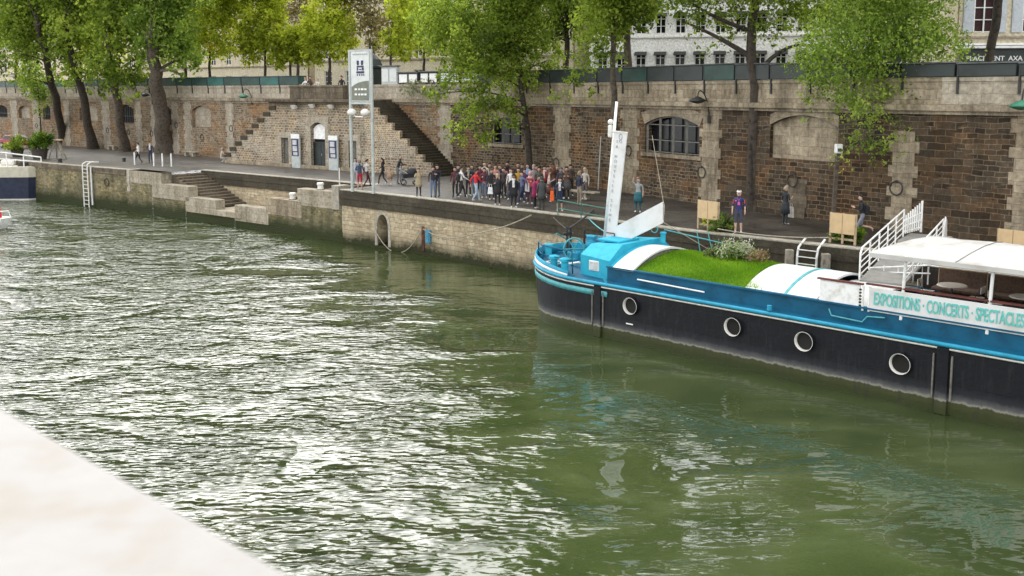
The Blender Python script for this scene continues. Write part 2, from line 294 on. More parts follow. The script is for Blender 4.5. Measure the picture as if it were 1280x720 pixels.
# ---------------------------------------------------------------- mesh builder
def wmat(o): return Matrix.LocRotScale(o.location,o.rotation_euler,o.scale) if o.parent is None else wmat(o.parent)@Matrix.LocRotScale(o.location,o.rotation_euler,o.scale)
class MB:
    def __init__(s): s.v=[]; s.f=[]; s.uv=[]; s.mi=[]; s.cur=0; s.T=None
    def add(s,vs,fs,uvs=None):
        o=len(s.v)
        if s.T is not None: vs=[s.T@Vector(p) for p in vs]
        s.v+=[tuple(p) for p in vs]
        for i,f in enumerate(fs):
            s.f.append([o+k for k in f]); s.uv.append(uvs[i] if uvs else None); s.mi.append(s.cur)
    def box(s,c,d,rz=0.,bev=0.,M4=None):
        x,y,z=d[0]/2,d[1]/2,d[2]/2
        m=M4 if M4 is not None else Matrix.Translation(c)@Matrix.Rotation(rz,4,'Z')
        if bev and min(x,y,z)>bev*1.01:
            b=bev; vs=[]; 
            # chamfered box: 24 verts
            for sx in(-1,1):
                for sy in(-1,1):
                    for sz in(-1,1):
                        vs+= [(sx*x,sy*(y-b),sz*(z-b)),(sx*(x-b),sy*y,sz*(z-b)),(sx*(x-b),sy*(y-b),sz*z)]
            bmh=bmesh.new(); bv=[bmh.verts.new(p) for p in vs]; r=bmesh.ops.convex_hull(bmh,input=bv)
            bmesh.ops.dissolve_limit(bmh,angle_limit=.01,verts=bmh.verts,edges=bmh.edges)
            bmh.verts.index_update(); s.add([m@v.co for v in bmh.verts],[[v.index for v in f.verts] for f in bmh.faces]); bmh.free(); return
        vs=[(sx*x,sy*y,sz*z) for sx in(-1,1) for sy in(-1,1) for sz in(-1,1)]
        s.add([m@Vector(p) for p in vs],[(0,1,3,2),(4,6,7,5),(0,4,5,1),(2,3,7,6),(0,2,6,4),(1,5,7,3)])
    def ext(s,a,b,w,h,bev=0.):
        """beam from a to b, width w (horizontal), height h"""
        a=Vector(a);b=Vector(b);d=b-a;l=d.length; x=d/l
        up=Vector((0,0,1)) if abs(x.z)<.95 else Vector((1,0,0))
        y=up.cross(x).normalized(); z=x.cross(y)
        m=Matrix((x,y,z)).transposed().to_4x4(); m.translation=(a+b)/2
        s.box((0,0,0),(l,w,h),M4=m,bev=bev)
    def tube(s,pts,rad,seg=8,cap=True):
        pts=[Vector(p) for p in pts]
        rad=[rad]*len(pts) if not hasattr(rad,'__len__') else rad
        rings=[];prev=None
        for i,p in enumerate(pts):
            t=(pts[min(i+1,len(pts)-1)]-pts[max(i-1,0)]).normalized()
            if prev is None:
                up=Vector((0,0,1)) if abs(t.z)<.9 else Vector((1,0,0)); x=up.cross(t).normalized()
            else:
                x=(prev-t*prev.dot(t)).normalized()
            prev=x; y=t.cross(x)
            rings.append([p+(x*math.cos(2*math.pi*k/seg)+y*math.sin(2*math.pi*k/seg))*rad[i] for k in range(seg)])
        vs=[q for r in rings for q in r]; fs=[]
        for i in range(len(rings)-1):
            for k in range(seg):
                fs.append((i*seg+k,i*seg+(k+1)%seg,(i+1)*seg+(k+1)%seg,(i+1)*seg+k))
        if cap: fs.append(tuple(range(seg))[::-1]); fs.append(tuple((len(rings)-1)*seg+k for k in range(seg)))
        s.add(vs,fs)
    def lathe(s,c,prof,seg=16,axis='Z'):
        c=Vector(c); vs=[];fs=[]
        for r,z in prof:
            for k in range(seg):
                a=2*math.pi*k/seg; p=(r*math.cos(a),r*math.sin(a),z)
                if axis=='Y': p=(p[0],p[2],p[1])
                if axis=='X': p=(p[2],p[0],p[1])
                vs.append(c+Vector(p))
        for i in range(len(prof)-1):
            for k in range(seg): fs.append((i*seg+k,i*seg+(k+1)%seg,(i+1)*seg+(k+1)%seg,(i+1)*seg+k))
        fs.append(tuple(range(seg))[::-1]); fs.append(tuple((len(prof)-1)*seg+k for k in range(seg)))
        s.add(vs,fs)
    def prism(s,poly,ext):
        """poly: list of 3D points (planar); extruded by vector ext"""
        n=len(poly); e=Vector(ext); vs=[Vector(p) for p in poly]+[Vector(p)+e for p in poly]
        s.add(vs,[tuple(range(n))[::-1],tuple(range(n,2*n))]+[(i,(i+1)%n,n+(i+1)%n,n+i) for i in range(n)])
    def torus(s,c,ax,r,rr,seg=16,sg2=6,sy=1.):
        ax=Vector(ax).normalized(); up=Vector((0,0,1)) if abs(ax.z)<.9 else Vector((1,0,0)); x=up.cross(ax).normalized(); y=ax.cross(x)*sy
        pts=[Vector(c)+(x*math.cos(2*math.pi*k/seg)+y*math.sin(2*math.pi*k/seg))*r for k in range(seg+1)]
        s.tube(pts,rr,sg2,False)
    def ball(s,c,r,sz=1.,seg=10,rings=6):
        s.lathe(c,[(max(1e-3,r*math.sin(math.pi*i/rings)),-r*sz*math.cos(math.pi*i/rings)) for i in range(rings+1)],seg)
    def build(s,name,mat,parent=None,smooth=False,world=False):
        me=bpy.data.meshes.new(name)
        vs=s.v
        if world and parent is not None:
            inv=wmat(parent).inverted(); vs=[tuple(inv@Vector(p)) for p in s.v]
        me.from_pydata(vs,[],s.f)
        for fi,f in enumerate(s.f):
            if s.uv[fi] is None:
                a,b_,c=[Vector(s.v[f[k]]) for k in (0,1,2)]; n=(b_-a).cross(c-b_)
                if len(f)>3: n+=(Vector(s.v[f[3]])-c).cross(a-Vector(s.v[f[3]]))
                if abs(n.z)>.75*n.length: s.uv[fi]=[(s.v[q][0],s.v[q][1]) for q in f]
                else:
                    t=Vector((-n.y,n.x,0)); t=t.normalized() if t.length>1e-9 else Vector((1,0,0))
                    if abs(t.x)>abs(t.y) and t.x<0 or abs(t.y)>=abs(t.x) and t.y<0: t=-t
                    s.uv[fi]=[(s.v[q][0]*t.x+s.v[q][1]*t.y,s.v[q][2]) for q in f]
        lay=me.uv_layers.new(name='UVMap'); data=[]
        for fi,f in enumerate(s.f):
            for q in s.uv[fi]: data+=[q[0],q[1]]
        lay.data.foreach_set('uv',data)
        mats=mat if isinstance(mat,(list,tuple)) else [mat]
        for mm in mats: me.materials.append(M[mm] if isinstance(mm,str) else mm)
        if len(mats)>1: me.polygons.foreach_set('material_index',s.mi)
        if smooth: me.polygons.foreach_set('use_smooth',[True]*len(me.polygons))
        me.update()
        o=bpy.data.objects.new(name,me); C.objects.link(o)
        if parent is not None: o.parent=parent
        return o
def thing(name,label,cat,loc=(0,0,0),rz=0.,group=None,scale=1.):
    o=bpy.data.objects.new(name,None); C.objects.link(o); o.location=Vector(loc); o.rotation_euler=(0,0,rz); o.scale=(scale,)*3
    o.empty_display_size=.2
    return tag(o,label,cat,group)
def tag(o,label,cat,group=None,kind=None):
    o['label']=label; o['category']=cat
    if group: o['group']=group
    if kind: o['kind']=kind
    return o
def struct(o,kind='structure'): o['kind']=kind; return o
def dup(o,parent=None):
    c=o.copy(); C.objects.link(c)
    if parent is not None: c.parent=parent
    for ch in list(KIDS(o)): dup(ch,c)
    return c
def KIDS(o): return [x for x in o.children]
def smoothby(o,deg=40):
    o.data.polygons.foreach_set('use_smooth',[True]*len(o.data.polygons))
    try: o.data.set_sharp_from_angle(angle=R(deg))
    except Exception: pass
    return o
# ---------------------------------------------------------------- a line in plan that walls follow
class Path:
    def __init__(s,pts): 
        s.p=[Vector(q) for q in pts]; s.s=[0.]
        for a,b in zip(s.p,s.p[1:]): s.s.append(s.s[-1]+(b-a).length)
    def at(s,t,off=0.,z=0.):
        i=0
        while i<len(s.s)-2 and t>s.s[i+1]: i+=1
        a,b=s.p[i],s.p[i+1]; d=(b-a).normalized(); p=a+d*(t-s.s[i])
        n=s.norm(t)
        return Vector((p.x+n.x*off,p.y+n.y*off,z))
    def dirv(s,t):
        # smoothed tangent
        def raw(t):
            i=0
            while i<len(s.s)-2 and t>s.s[i+1]: i+=1
            return (s.p[i+1]-s.p[i]).normalized()
        d=raw(t-1.5)+raw(t)+raw(t+1.5); return d.normalized()
    def norm(s,t):       # towards the river (right-hand side of travel, travel = left to right in the photo)
        d=s.dirv(t); return Vector((d.y,-d.x))
    def hit(s,u,v=None,off=0.):
        """arc length (and height) where the vertical plane through column u meets the path"""
        d0=ray(u,263)
        best=None
        for it in range(3 if v is not None else 1):
            d=ray(u,v) if v is not None else d0
            for i in range(len(s.p)-1):
                a=Vector(s.at(s.s[i]+1e-4,off)[:2]);b=Vector(s.at(s.s[i+1]-1e-4,off)[:2]); e=b-a
                den=d.x*e.y-d.y*e.x
                if abs(den)<1e-9: continue
                t=(a.x*e.y-a.y*e.x)/den; q=(a.x*d.y-a.y*d.x)/den
                if t>0 and -1e-3<=q<=1.001 or (i==0 and q<0 and t>0 and best is None):
                    best=(s.s[i]+q*e.length,H+d.z*t)
                    if -1e-3<=q<=1.001: return best
        return best
    def S(s,u,off=0.): return s.hit(u,None,off)[0]
def chaikin(p,k=2):
    p=[Vector(q) for q in p]
    for _ in range(k):
        o=[p[0]]
        for a,b in zip(p,p[1:]): o+=[a*.75+b*.25,a*.25+b*.75]
        o.append(p[-1]); p=o
    return p
def strip(mb,path,s0,s1,z0,z1,off0=0.,off1=None,step=1.5,uvo=0.,flip=False):
    off1=off0 if off1 is None else off1
    n=max(1,int(abs(s1-s0)/step)); 
    for i in range(n):
        a=s0+(s1-s0)*i/n;b=s0+(s1-s0)*(i+1)/n
        vs=[path.at(a,off0,z0),path.at(b,off0,z0),path.at(b,off1,z1),path.at(a,off1,z1)]
        dv=math.hypot(z1-z0,off1-off0)
        uv=[(a,z0+uvo),(b,z0+uvo),(b,z0+dv+uvo),(a,z0+dv+uvo)]
        f=(0,1,2,3)
        mb.add(vs,[f],[uv])
def course(mb,path,s0,s1,z0,z1,o0,o1,step=1.5,ends=True):
    """closed stone course from offset o0 (back) to o1 (front)"""
    strip(mb,path,s0,s1,z0,z1,o1,o1,step); strip(mb,path,s0,s1,z1,z1,o1,o0,step); strip(mb,path,s1,s0,z0,z0,o1,o0,step); strip(mb,path,s1,s0,z0,z1,o0,o0,step)
    if ends:
        for a in (s0,s1):
            mb.add([path.at(a,o0,z0),path.at(a,o1,z0),path.at(a,o1,z1),path.at(a,o0,z1)],[(0,1,2,3)],[[(0,z0),(o1-o0,z0),(o1-o0,z1),(0,z1)]])
def wall_face(mb,path,s0,s1,z0,z1,ops,off=0.,step=1.2,depth=.45,back=None,zt=None):
    """face with openings ops: (a,b,bottom,spring,top) ; arched when top>spring. Reveals and a back panel are added."""
    cuts={s0,s1}
    k=int((s1-s0)/step)
    for i in range(1,k+1): cuts.add(s0+(s1-s0)*i/(k+1))
    for a,b,bo,sp,to in ops:
        cuts={c for c in cuts if not(a-.05<c<b+.05)}|{a,b}
        if to>sp:
            for i in range(1,10): cuts.add(a+(b-a)*i/10)
    cs=sorted(cuts)
    def top(op,s):
        a,b,bo,sp,to=op
        if to<=sp: return sp
        x=(s-(a+b)/2)/((b-a)/2); return sp+(to-sp)*math.sqrt(max(0,1-x*x)) if to-sp>.3*(b-a) else sp+(to-sp)*(1-x*x)
    def q(a,b,za,zb,zc,zd,o0=off,o1=off,m=mb):
        vs=[path.at(a,o0,za),path.at(b,o0,zb),path.at(b,o1,zc),path.at(a,o1,zd)]
        m.add(vs,[(0,1,2,3)],[[(a,za),(b,zb),(b,zc+(o0-o1)),(a,zd+(o0-o1))]])
    for a,b in zip(cs,cs[1:]):
        mid=(a+b)/2; op=None
        for o in ops:
            if o[0]<mid<o[1]: op=o
        if op is None: q(a,b,z0,z0,z1,z1)
        else:
            if op[2]>z0+.01: q(a,b,z0,z0,op[2],op[2])
            ta,tb=top(op,a),top(op,b)
            q(a,b,ta,tb,z1,z1)
            q(a,b,ta,tb,tb,ta,off,off-depth)            # soffit
            q(a,b,op[2],op[2],op[2],op[2],off,off-depth) # sill
            if back is not None:
                vs=[path.at(a,off-depth,op[2]),path.at(b,off-depth,op[2]),path.at(b,off-depth,tb),path.at(a,off-depth,ta)]
                back.add(vs,[(0,1,2,3)],[[(a,op[2]),(b,op[2]),(b,tb),(a,ta)]])
    for op in ops:
        for s_ in (op[0],op[1]):
            vs=[path.at(s_,off,op[2]),path.at(s_,off-depth,op[2]),path.at(s_,off-depth,op[3]),path.at(s_,off,op[3])]
            mb.add(vs,[(0,1,2,3)],[[(0,op[2]),(depth,op[2]),(depth,op[3]),(0,op[3])]])
W=Path(chaikin([(-130,181),(-64,120.4),(-45.6,105.0),(-30.1,91.5),(-17,81.3),(-4.7,71.6),(0.5,66.6),(5,60.8),(8.5,54.9),(11.5,49.6),(14.5,44.6),(17.3,40.6),(20.5,36.7),(30,26),(36,19)],2))
E_pts=[]

# ================================================================ RIVER, GROUND
def sheet(name,poly,z,mat,kind='structure'):
    b=MB(); b.add([(p[0],p[1],z) for p in poly],[tuple(range(len(poly)))]); o=b.build(name,mat); o['kind']=kind; return o
b=MB(); b.add([(-500,-250,0),(400,-250,0),(400,500,0),(-500,500,0)],[(0,1,2,3)]); struct(b.build('river_water','river_water'))
A_=Vector((-30.3,75.2)); B_=Vector((-10.8,59.6)); dAB=(B_-A_).normalized(); nAB=Vector((-dAB.y,dAB.x))  # inland
E_pts=[(-130,154),(-70,107),(-39.4,81.6),tuple(A_),tuple(B_),(-6.57,55.9),(-3.2,52.7),(1,48.4),(4.2,45.2),(8,41.2),(13.3,36.6),(18,32.8),(30,22.6),(36,17)]
E_=Path(E_pts)
EA=E_.s[3]; EB=E_.s[4]
def lfr(u,v,y=0.,o=A_,d=dAB,n=nAB):
    """local (x,z) on the vertical plane parallel to the landing front, y metres inland"""
    r=ray(u,v); k=o.x*n.x+o.y*n.y+y; t=k/(r.x*n.x+r.y*n.y)
    return ((r.x*t-o.x)*d.x+(r.y*t-o.y)*d.y, H+r.z*t)
RD=3.4  # recess depth
x203=lfr(203,215)[0]; xB=(B_-A_).length
Lw=lambda x,y: (A_.x+dAB.x*x+nAB.x*y, A_.y+dAB.y*x+nAB.y*y)
outer=[E_.at(s,0.,0)[:2] for s in (E_.s[0],E_.s[1],E_.s[2])]+[Lw(0,0),Lw(x203,0),Lw(x203,RD),Lw(xB,RD),Lw(xB,0)]+[p[:] for p in E_pts[5:]]
inner=[W.at(s,0,0)[:2] for s in W.s]
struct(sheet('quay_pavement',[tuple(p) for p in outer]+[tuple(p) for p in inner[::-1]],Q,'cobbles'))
back=[W.at(s,-.15,0)[:2] for s in W.s]
struct(sheet('street_ground',[tuple(p) for p in back]+[(400,60),(400,500),(-500,500),(-500,300)],ST,'asphalt'))
sb=MB(); course(sb,W,2,W.s[-1]-1,ST-.3,ST+.12,-4.2,-.35,3.); struct(sb.build('pavement','sidewalk'))
# ================================================================ QUAY WALL (river face)
qw=thing('quay_wall','long stone quay wall with dark coping above the river','quay wall',E_.at(EB+8,0,0))
sR=E_.s[-1]-.5
archS=(E_.S(469),E_.S(487.5)); zz=lambda u,v: E_.hit(u,v)[1]
a_bot=.15; a_top=zz(478,266); 
b1=MB();bk=MB()
wall_face(b1,E_,EB+.25,E_.S(700),-1.5,Q-.98,[(archS[0]+.16,archS[1]-.16,a_bot,a_top-.85,a_top-.12)],0,1.2,.9,bk)
strip(b1,E_,E_.S(700),sR,-1.5,Q-.98,0)
b1.build('pale_masonry','quay_pale',qw,world=True)
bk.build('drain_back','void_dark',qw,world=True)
b1=MB(); strip(b1,E_,E_.s[0],EA,-1.5,Q-.98+.55,0); b1.build('mossy_masonry','quay_mossy',qw,world=True)
# surround of the drain arch
b1=MB()
a0,a1=archS; mid=(a0+a1)/2; rw=(a1-a0)/2-.17
def apt(x,z,off): return E_.at(mid+x,off,z)
prof=[]
zs=a_top-.85
for k in range(13):
    t=math.pi*k/12; prof.append((-math.cos(t)*rw,zs+math.sin(t)*.75,-math.cos(t)*(rw+.2),zs+math.sin(t)*.95))
prof=[(-rw,a_bot,-rw-.2,a_bot)]+prof+[(rw,a_bot,rw+.2,a_bot)]
for p,q in zip(prof,prof[1:]):
    b1.prism([apt(p[0],p[1],-.05),apt(q[0],q[1],-.05),apt(q[2],q[3],-.05),apt(p[2],p[3],-.05)],apt(0,0,.04)-apt(0,0,-.05))
b1.build('drain_surround','curb_top',qw,world=True)
# coping: two dark courses and a pale worn top edge
b1=MB()
course(b1,E_,EB+.2,sR,Q-.98,Q-.53,-.3,.05,2.); course(b1,E_,EB+.2,sR,Q-.525,Q-.02,-.3,.09,2.)
b1.build('coping_course','curb_dark',qw,world=True)
b1=MB(); course(b1,E_,E_.s[0],EA,Q-.45,Q-.02,-.3,.06,2.); b1.build('coping_course','ashlar_dark',qw,world=True)
b1=MB(); course(b1,E_,EB+.2,sR,Q-.018,Q+.035,-.42,.10,2.); course(b1,E_,E_.s[0],EA,Q-.018,Q+.03,-.42,.07,2.)
b1.build('top_edge','curb_top',qw,world=True)
# iron mooring ring on left wall, blue paint mark, iron post
def ringpart(par,path,u,v,r,off=.06,mat='iron'):
    s_,z_=path.hit(u,v); n=path.norm(s_); bb=MB(); c=path.at(s_,off,z_); bb.torus(c,(n.x,n.y,0),r,r*.11,14,5); 
    bb.box(c+Vector((0,0,r)),(.08,.08,.1)); return bb.build('mooring_ring',mat,par,world=True,smooth=True)
ringpart(qw,E_,134,228,.3)
s_,z0_=E_.hit(537,287.5); _,z1_=E_.hit(537,303)
b1=MB(); b1.tube([E_.at(s_,.10,z1_),E_.at(s_,.10,z0_)],.17,10); b1.build('blue_fender','blue_paint_mark',qw,world=True)
b1=MB(); s_,z0_=E_.hit(529.5,283); b1.ext(E_.at(s_,.06,.3),E_.at(s_,.06,z0_),.14,.14); b1.build('iron_strip','rust',qw,world=True)
# ================================================================ LANDING STEPS
ldg=thing('landing_stairs','pale stone double landing steps cut down into the quay edge','steps',(A_.x,A_.y,0),math.atan2(dAB.y,dAB.x))
def lx(u): return lfr(u,230)[0]
zl=lfr(276,263)[1]            # lower platform level
def lb(u0,u1,vm,y0=0.,y1=.75,name='parapet_block',mat='block_pale',z0=None,bev=.02):
    x0,x1=lx(u0),lx(u1); zt=lfr((u0+u1)/2,vm)[1]; z0=zt-1.1 if z0 is None else z0
    bb=MB(); bb.box(((x0+x1)/2,(y0+y1)/2,(zt+z0)/2),(x1-x0-.01,y1-y0,zt-z0),bev=bev); bb.build(name,mat,ldg); return zt
xs=[lx(u) for u in (162,202,236,269,292,336,376,415,424)]
b1=MB(); b1.box(((0+lx(162.5))/2,.5,Q-.85),(lx(162.5),1.02,1.75),bev=.03); b1.build('end_pier','curb_top',ldg)
zA=Q-.02
bb=MB(); bb.box(((lx(162.5)+xs[1])/2+.01,.45,Q-.5),(xs[1]-lx(162.5)-.03,.9,1.),bev=.02); bb.build('parapet_block','block_pale',ldg)
lb(190,236,231,-.03,.75); lb(231,269,248,-.03,.75); 
lb(292,334,258.5); lb(331,376,249.5,name='parapet_block',mat='ashlar_dirty'); lb(371,414.5,237.5)
b1=MB(); x0,x1=lx(415),lx(424); zt=lfr(420,232)[1]; b1.box(((x0+x1)/2,.4,(zt+Q-1.3)/2),(x1-x0,.95,zt-Q+1.3),bev=.03); b1.build('end_pier','curb_top',ldg)
# lower river face under the blocks
def fx(path_s): return path_s
b1=MB()
segs=[(0,lx(162.5),Q-1.6),(lx(162.5),lx(190),Q-.98),(lx(190),lx(231),lfr(213,231)[1]-1.05),(lx(231),lx(262),lfr(250,248)[1]-1.05),(lx(262),lx(292),zl),(lx(292),lx(334),lfr(314,258.5)[1]-1.05),(lx(334),lx(372),lfr(354,249.5)[1]-1.05),(lx(372),xB+.3,lfr(392,237.5)[1]-1.05)]
for x0,x1,zt in segs:
    vs=[(x0,-.06,-1.5),(x1,-.06,-1.5),(x1,0.02,zt),(x0,0.02,zt)]
    b1.add(vs,[(0,1,2,3)],[[(x0,-1.5),(x1,-1.5),(x1,zt),(x0,zt)]])
b1.build('river_face','quay_mossy',ldg)
b1=MB(); b1.box(((lx(262)+lx(292))/2,RD/2-.05,zl-.2),(lx(292)-lx(262)+1.5,RD+.12,.4),bev=.02); b1.build('lower_platform','block_pale',ldg)
# steps
def flight(x0,z0,x1,z1,name):
    n=max(3,int(round(abs(z1-z0)/.175))); bb=MB()
    for i in range(n):
        xa=x0+(x1-x0)*i/n; xb=x0+(x1-x0)*(i+1)/n; zt=z0+(z1-z0)*(i+1)/n if z1<z0 else z0+(z1-z0)*(i+1)/n
        lo,hi=min(xa,xb),max(xa,xb)
        bb.box(((lo+hi)/2,.76+(RD-.78)/2,(zt+zl-.5)/2),(hi-lo+.03,RD-.8,zt-(zl-.5)),bev=.012)
    bb.build(name,'ashlar_dark',ldg)
flight(x203,Q,lx(262),zl,'step_flight'); flight(lx(296),zl,lx(413),Q,'step_flight')
# rear wall of the recess
b1=MB()
for x0,x1,z0,z1 in [(x203,xB,zl-.3,Q-1.0)]:
    nseg=8
    for i in range(nseg):
        a=x0+(x1-x0)*i/nseg;c=x0+(x1-x0)*(i+1)/nseg
        b1.add([(a,RD,z0),(c,RD,z0),(c,RD,z1),(a,RD,z1)],[(0,1,2,3)],[[(a,z0),(c,z0),(c,z1),(a,z1)]])
b1.add([(xB,0.6,z0),(xB,RD,z0),(xB,RD,Q-.02),(xB,.6,Q-.02)],[(0,1,2,3)],[[(0,z0),(3,z0),(3,Q),(0,Q)]])
b1.build('rear_wall','quay_pale',ldg)
b1=MB(); b1.box(((x203+xB)/2,RD+.14,Q-.77),(xB-x203,.4,.46)); b1.box(((x203+xB)/2,RD+.10,Q-.28),(xB-x203,.4,.48)); b1.build('rear_coping','curb_dark',ldg)
b1=MB(); b1.box(((x203+xB)/2,RD+.12,Q+.012),(xB-x203,.5,.05)); b1.build('rear_edge','curb_top',ldg)
# ================================================================ RETAINING WALL up to the street
rw_=thing('retaining_wall','tall rubble stone embankment wall with pale piers below the street','wall',W.at(W.S(700),0,Q))
def wz(u,v): return W.hit(u,v)
def S(u): return W.S(u)
zc=Q+5.1
opsL=[]; opsR=[]
def op(u0,u1,vb,vt,spr=.35,lst=None):
    s0,s1=S(u0),S(u1); um=(u0+u1)/2; zb=wz(um,vb)[1]; zt=min(wz(um,vt)[1],zc-.15)
    o=(s0,s1,zb,zt-spr,zt); lst.append(o); return o
Lw_=[(4,17,147,131.5,'g'),(31,45,148,132,'b'),(61,70,150,131,'g'),(154,173,154,131,'g'),(206,219,157,132,'g'),(245,268,159,132,'b'),(106,128,151,131.5,'b')]
winL=[(op(a,b_,c,d,.45,opsL),k) for a,b_,c,d,k in Lw_]
opsL.sort()
cwin=op(614.5,652,180,147,.3,opsR)
bwin=op(804.6,872,192.5,145,.5,opsR)
barch=op(959.5,1044,200,144,.5,opsR)
opsR.sort()
s560=S(558); s880=S(886)
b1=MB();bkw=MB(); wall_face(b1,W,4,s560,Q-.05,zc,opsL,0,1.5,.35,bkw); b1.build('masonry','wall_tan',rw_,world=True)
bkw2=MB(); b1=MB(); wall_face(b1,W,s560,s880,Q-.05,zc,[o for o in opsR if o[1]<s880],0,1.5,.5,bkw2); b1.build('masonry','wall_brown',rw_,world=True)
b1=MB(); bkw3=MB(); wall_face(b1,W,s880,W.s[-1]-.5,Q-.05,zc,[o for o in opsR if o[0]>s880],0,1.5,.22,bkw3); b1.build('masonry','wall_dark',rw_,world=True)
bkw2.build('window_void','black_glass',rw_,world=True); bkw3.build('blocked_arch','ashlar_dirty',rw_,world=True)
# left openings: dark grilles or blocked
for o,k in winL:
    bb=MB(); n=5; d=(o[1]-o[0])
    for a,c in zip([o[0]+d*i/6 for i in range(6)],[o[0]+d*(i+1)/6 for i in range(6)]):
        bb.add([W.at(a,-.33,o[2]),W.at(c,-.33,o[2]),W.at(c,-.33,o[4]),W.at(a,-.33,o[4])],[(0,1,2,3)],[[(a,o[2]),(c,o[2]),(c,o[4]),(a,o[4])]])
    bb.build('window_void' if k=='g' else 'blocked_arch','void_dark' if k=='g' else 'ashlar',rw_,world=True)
    if k=='g':
        g=MB(); n=max(3,int(d/.45))
        for i in range(1,n):
            s_=o[0]+d*i/n; g.ext(W.at(s_,-.08,o[2]),W.at(s_,-.08,o[4]-.15),.10,.08)
        for z_ in (o[2]+.05,(o[2]+o[3])/2): 
            g.ext(W.at(o[0],-.05,z_),W.at(o[1],-.05,z_),.06,.06)
        g.build('window_grille','iron',rw_,world=True)
def big_window(o,n,mat='grille'):
    d=o[1]-o[0]; g=MB()
    def ht(s_):
        x=(s_-(o[0]+o[1])/2)/(d/2); return o[3]+(o[4]-o[3])*(1-x*x)
    for i in range(n+1):
        s_=o[0]+.06+(d-.12)*i/n; g.ext(W.at(s_,-.15,o[2]),W.at(s_,-.15,ht(s_)-.03),.10,.12)
    for z_ in (o[2]+.06,o[2]+(o[3]-o[2])*.45,o[3]-.02): 
        k=6
        for i in range(k): g.ext(W.at(o[0]+d*i/k,-.2,z_),W.at(o[0]+d*(i+1)/k,-.2,z_),.08,.05)
    pts=[(o[0]+d*i/14) for i in range(15)]
    for a,c in zip(pts,pts[1:]): g.ext(W.at(a,-.18,ht(a)-.04),W.at(c,-.18,ht(c)-.04),.1,.08)
    w=g.build('window_frame',mat,rw_,world=True)
    s2=MB(); course(s2,W,o[0]-.25,o[1]+.25,o[2]-.22,o[2],-.1,.10,2.); s2.build('window_sill','ashlar_dirty',rw_,world=True)
    v=MB(); nv=13
    for i in range(nv):
        a=o[0]-.02+(d+.04)*i/nv;c=o[0]-.02+(d+.04)*(i+1)/nv
        za,zc_=ht(a),ht(c); a2=(a-(o[0]+o[1])/2)*1.13+(o[0]+o[1])/2; c2=(c-(o[0]+o[1])/2)*1.13+(o[0]+o[1])/2
        p=[W.at(a,-.05,za),W.at(c,-.05,zc_),W.at(c2,-.05,min(zc_+.62,zc-.02)),W.at(a2,-.05,min(za+.62,zc-.02))]
        v.prism(p,W.at(a,.03,0)-W.at(a,-.05,0))
    v.build('arch_stones','ashlar_dirty',rw_,world=True)
big_window(bwin,4); big_window(cwin,3)
o=barch; d=o[1]-o[0]; v=MB()
for i in range(15):
    ht=lambda s_: o[3]+(o[4]-o[3])*(1-((s_-(o[0]+o[1])/2)/(d/2))**2)
    a=o[0]+d*i/15;c=o[0]+d*(i+1)/15; v.prism([W.at(a,-.05,ht(a)),W.at(c,-.05,ht(c)),W.at(c+.02,-.05,min(ht(c)+.5,zc-.02)),W.at(a-.02,-.05,min(ht(a)+.5,zc-.02))],W.at(a,.03,0)-W.at(a,-.05,0))
v.build('arch_stones','ashlar_dirty',rw_,world=True)
# piers: irregular toothed pale blocks
r2=random.Random(3)
def pier(u0,u1,mat,z0=Q-.02,z1=zc,tooth=.22):
    s0,s1=S(u0),S(u1); z=z0; bb=MB(); k=0
    while z<z1-.05:
        h=min(r2.choice([.42,.5,.56]),z1-z); t=tooth*(1 if k%2 else 0)+r2.uniform(0,.06)
        course(bb,W,s0-t,s1+t,z,z+h-.008,-.1,.035+r2.uniform(0,.015),3.); z+=h; k+=1
    bb.build('pier',mat,rw_,world=True)
for u0,u1 in [(-12,-6),(22,29),(49,56),(88,93),(135,143),(176,182),(195,199),(221,227),(236,243),(288,295)]: pier(u0,u1,'ashlar',tooth=.18)
pier(551.5,564,'ashlar'); pier(694.5,710.5,'ashlar_dirty'); pier(778,795,'ashlar_dirty'); pier(877,896,'ashlar_dirty')
pier(1114,1139,'ashlar_dirty',z1=Q+4.4); pier(1266,1284,'ashlar_dirty'); pier(985,1006,'ashlar_dark',z1=Q+1.9,tooth=.1)
for u,v in [(46,157),(135,163),(161,165),(190,167),(221,156.5),(253,171.6),(289.5,160.6)]: ringpart(rw_,W,u,v,.27)
for u,v in [(620.5,198.5),(696.5,203.5),(787,188.6),(879,215.5),(992.5,225.5),(1122,235)]: ringpart(rw_,W,u,v,.30,.12)
sG0=S(424); sG1=S(470)
for a,c in ((4,sG0),(sG1,W.s[-1]-.6)):
    b1=MB(); course(b1,W,a,c,zc+.005,zc+.14,-.3,.16,2.); course(b1,W,a,c,zc+.145,Q+5.5,-.3,.30,2.); b1.build('cornice','ashlar_dirty',rw_,world=True)
for a,c,mt in ((4,sG0,'ashlar'),(sG1,S(640),'ashlar'),(S(640),S(1170),'ashlar_dirty'),(S(1170),W.s[-1]-.6,'ashlar')):
    b1=MB(); course(b1,W,a,c,Q+5.505,Q+6.45,-.38,.05,2.); course(b1,W,a,c,Q+6.455,Q+6.62,-.42,.10,2.); b1.build('parapet',mt,rw_,world=True)
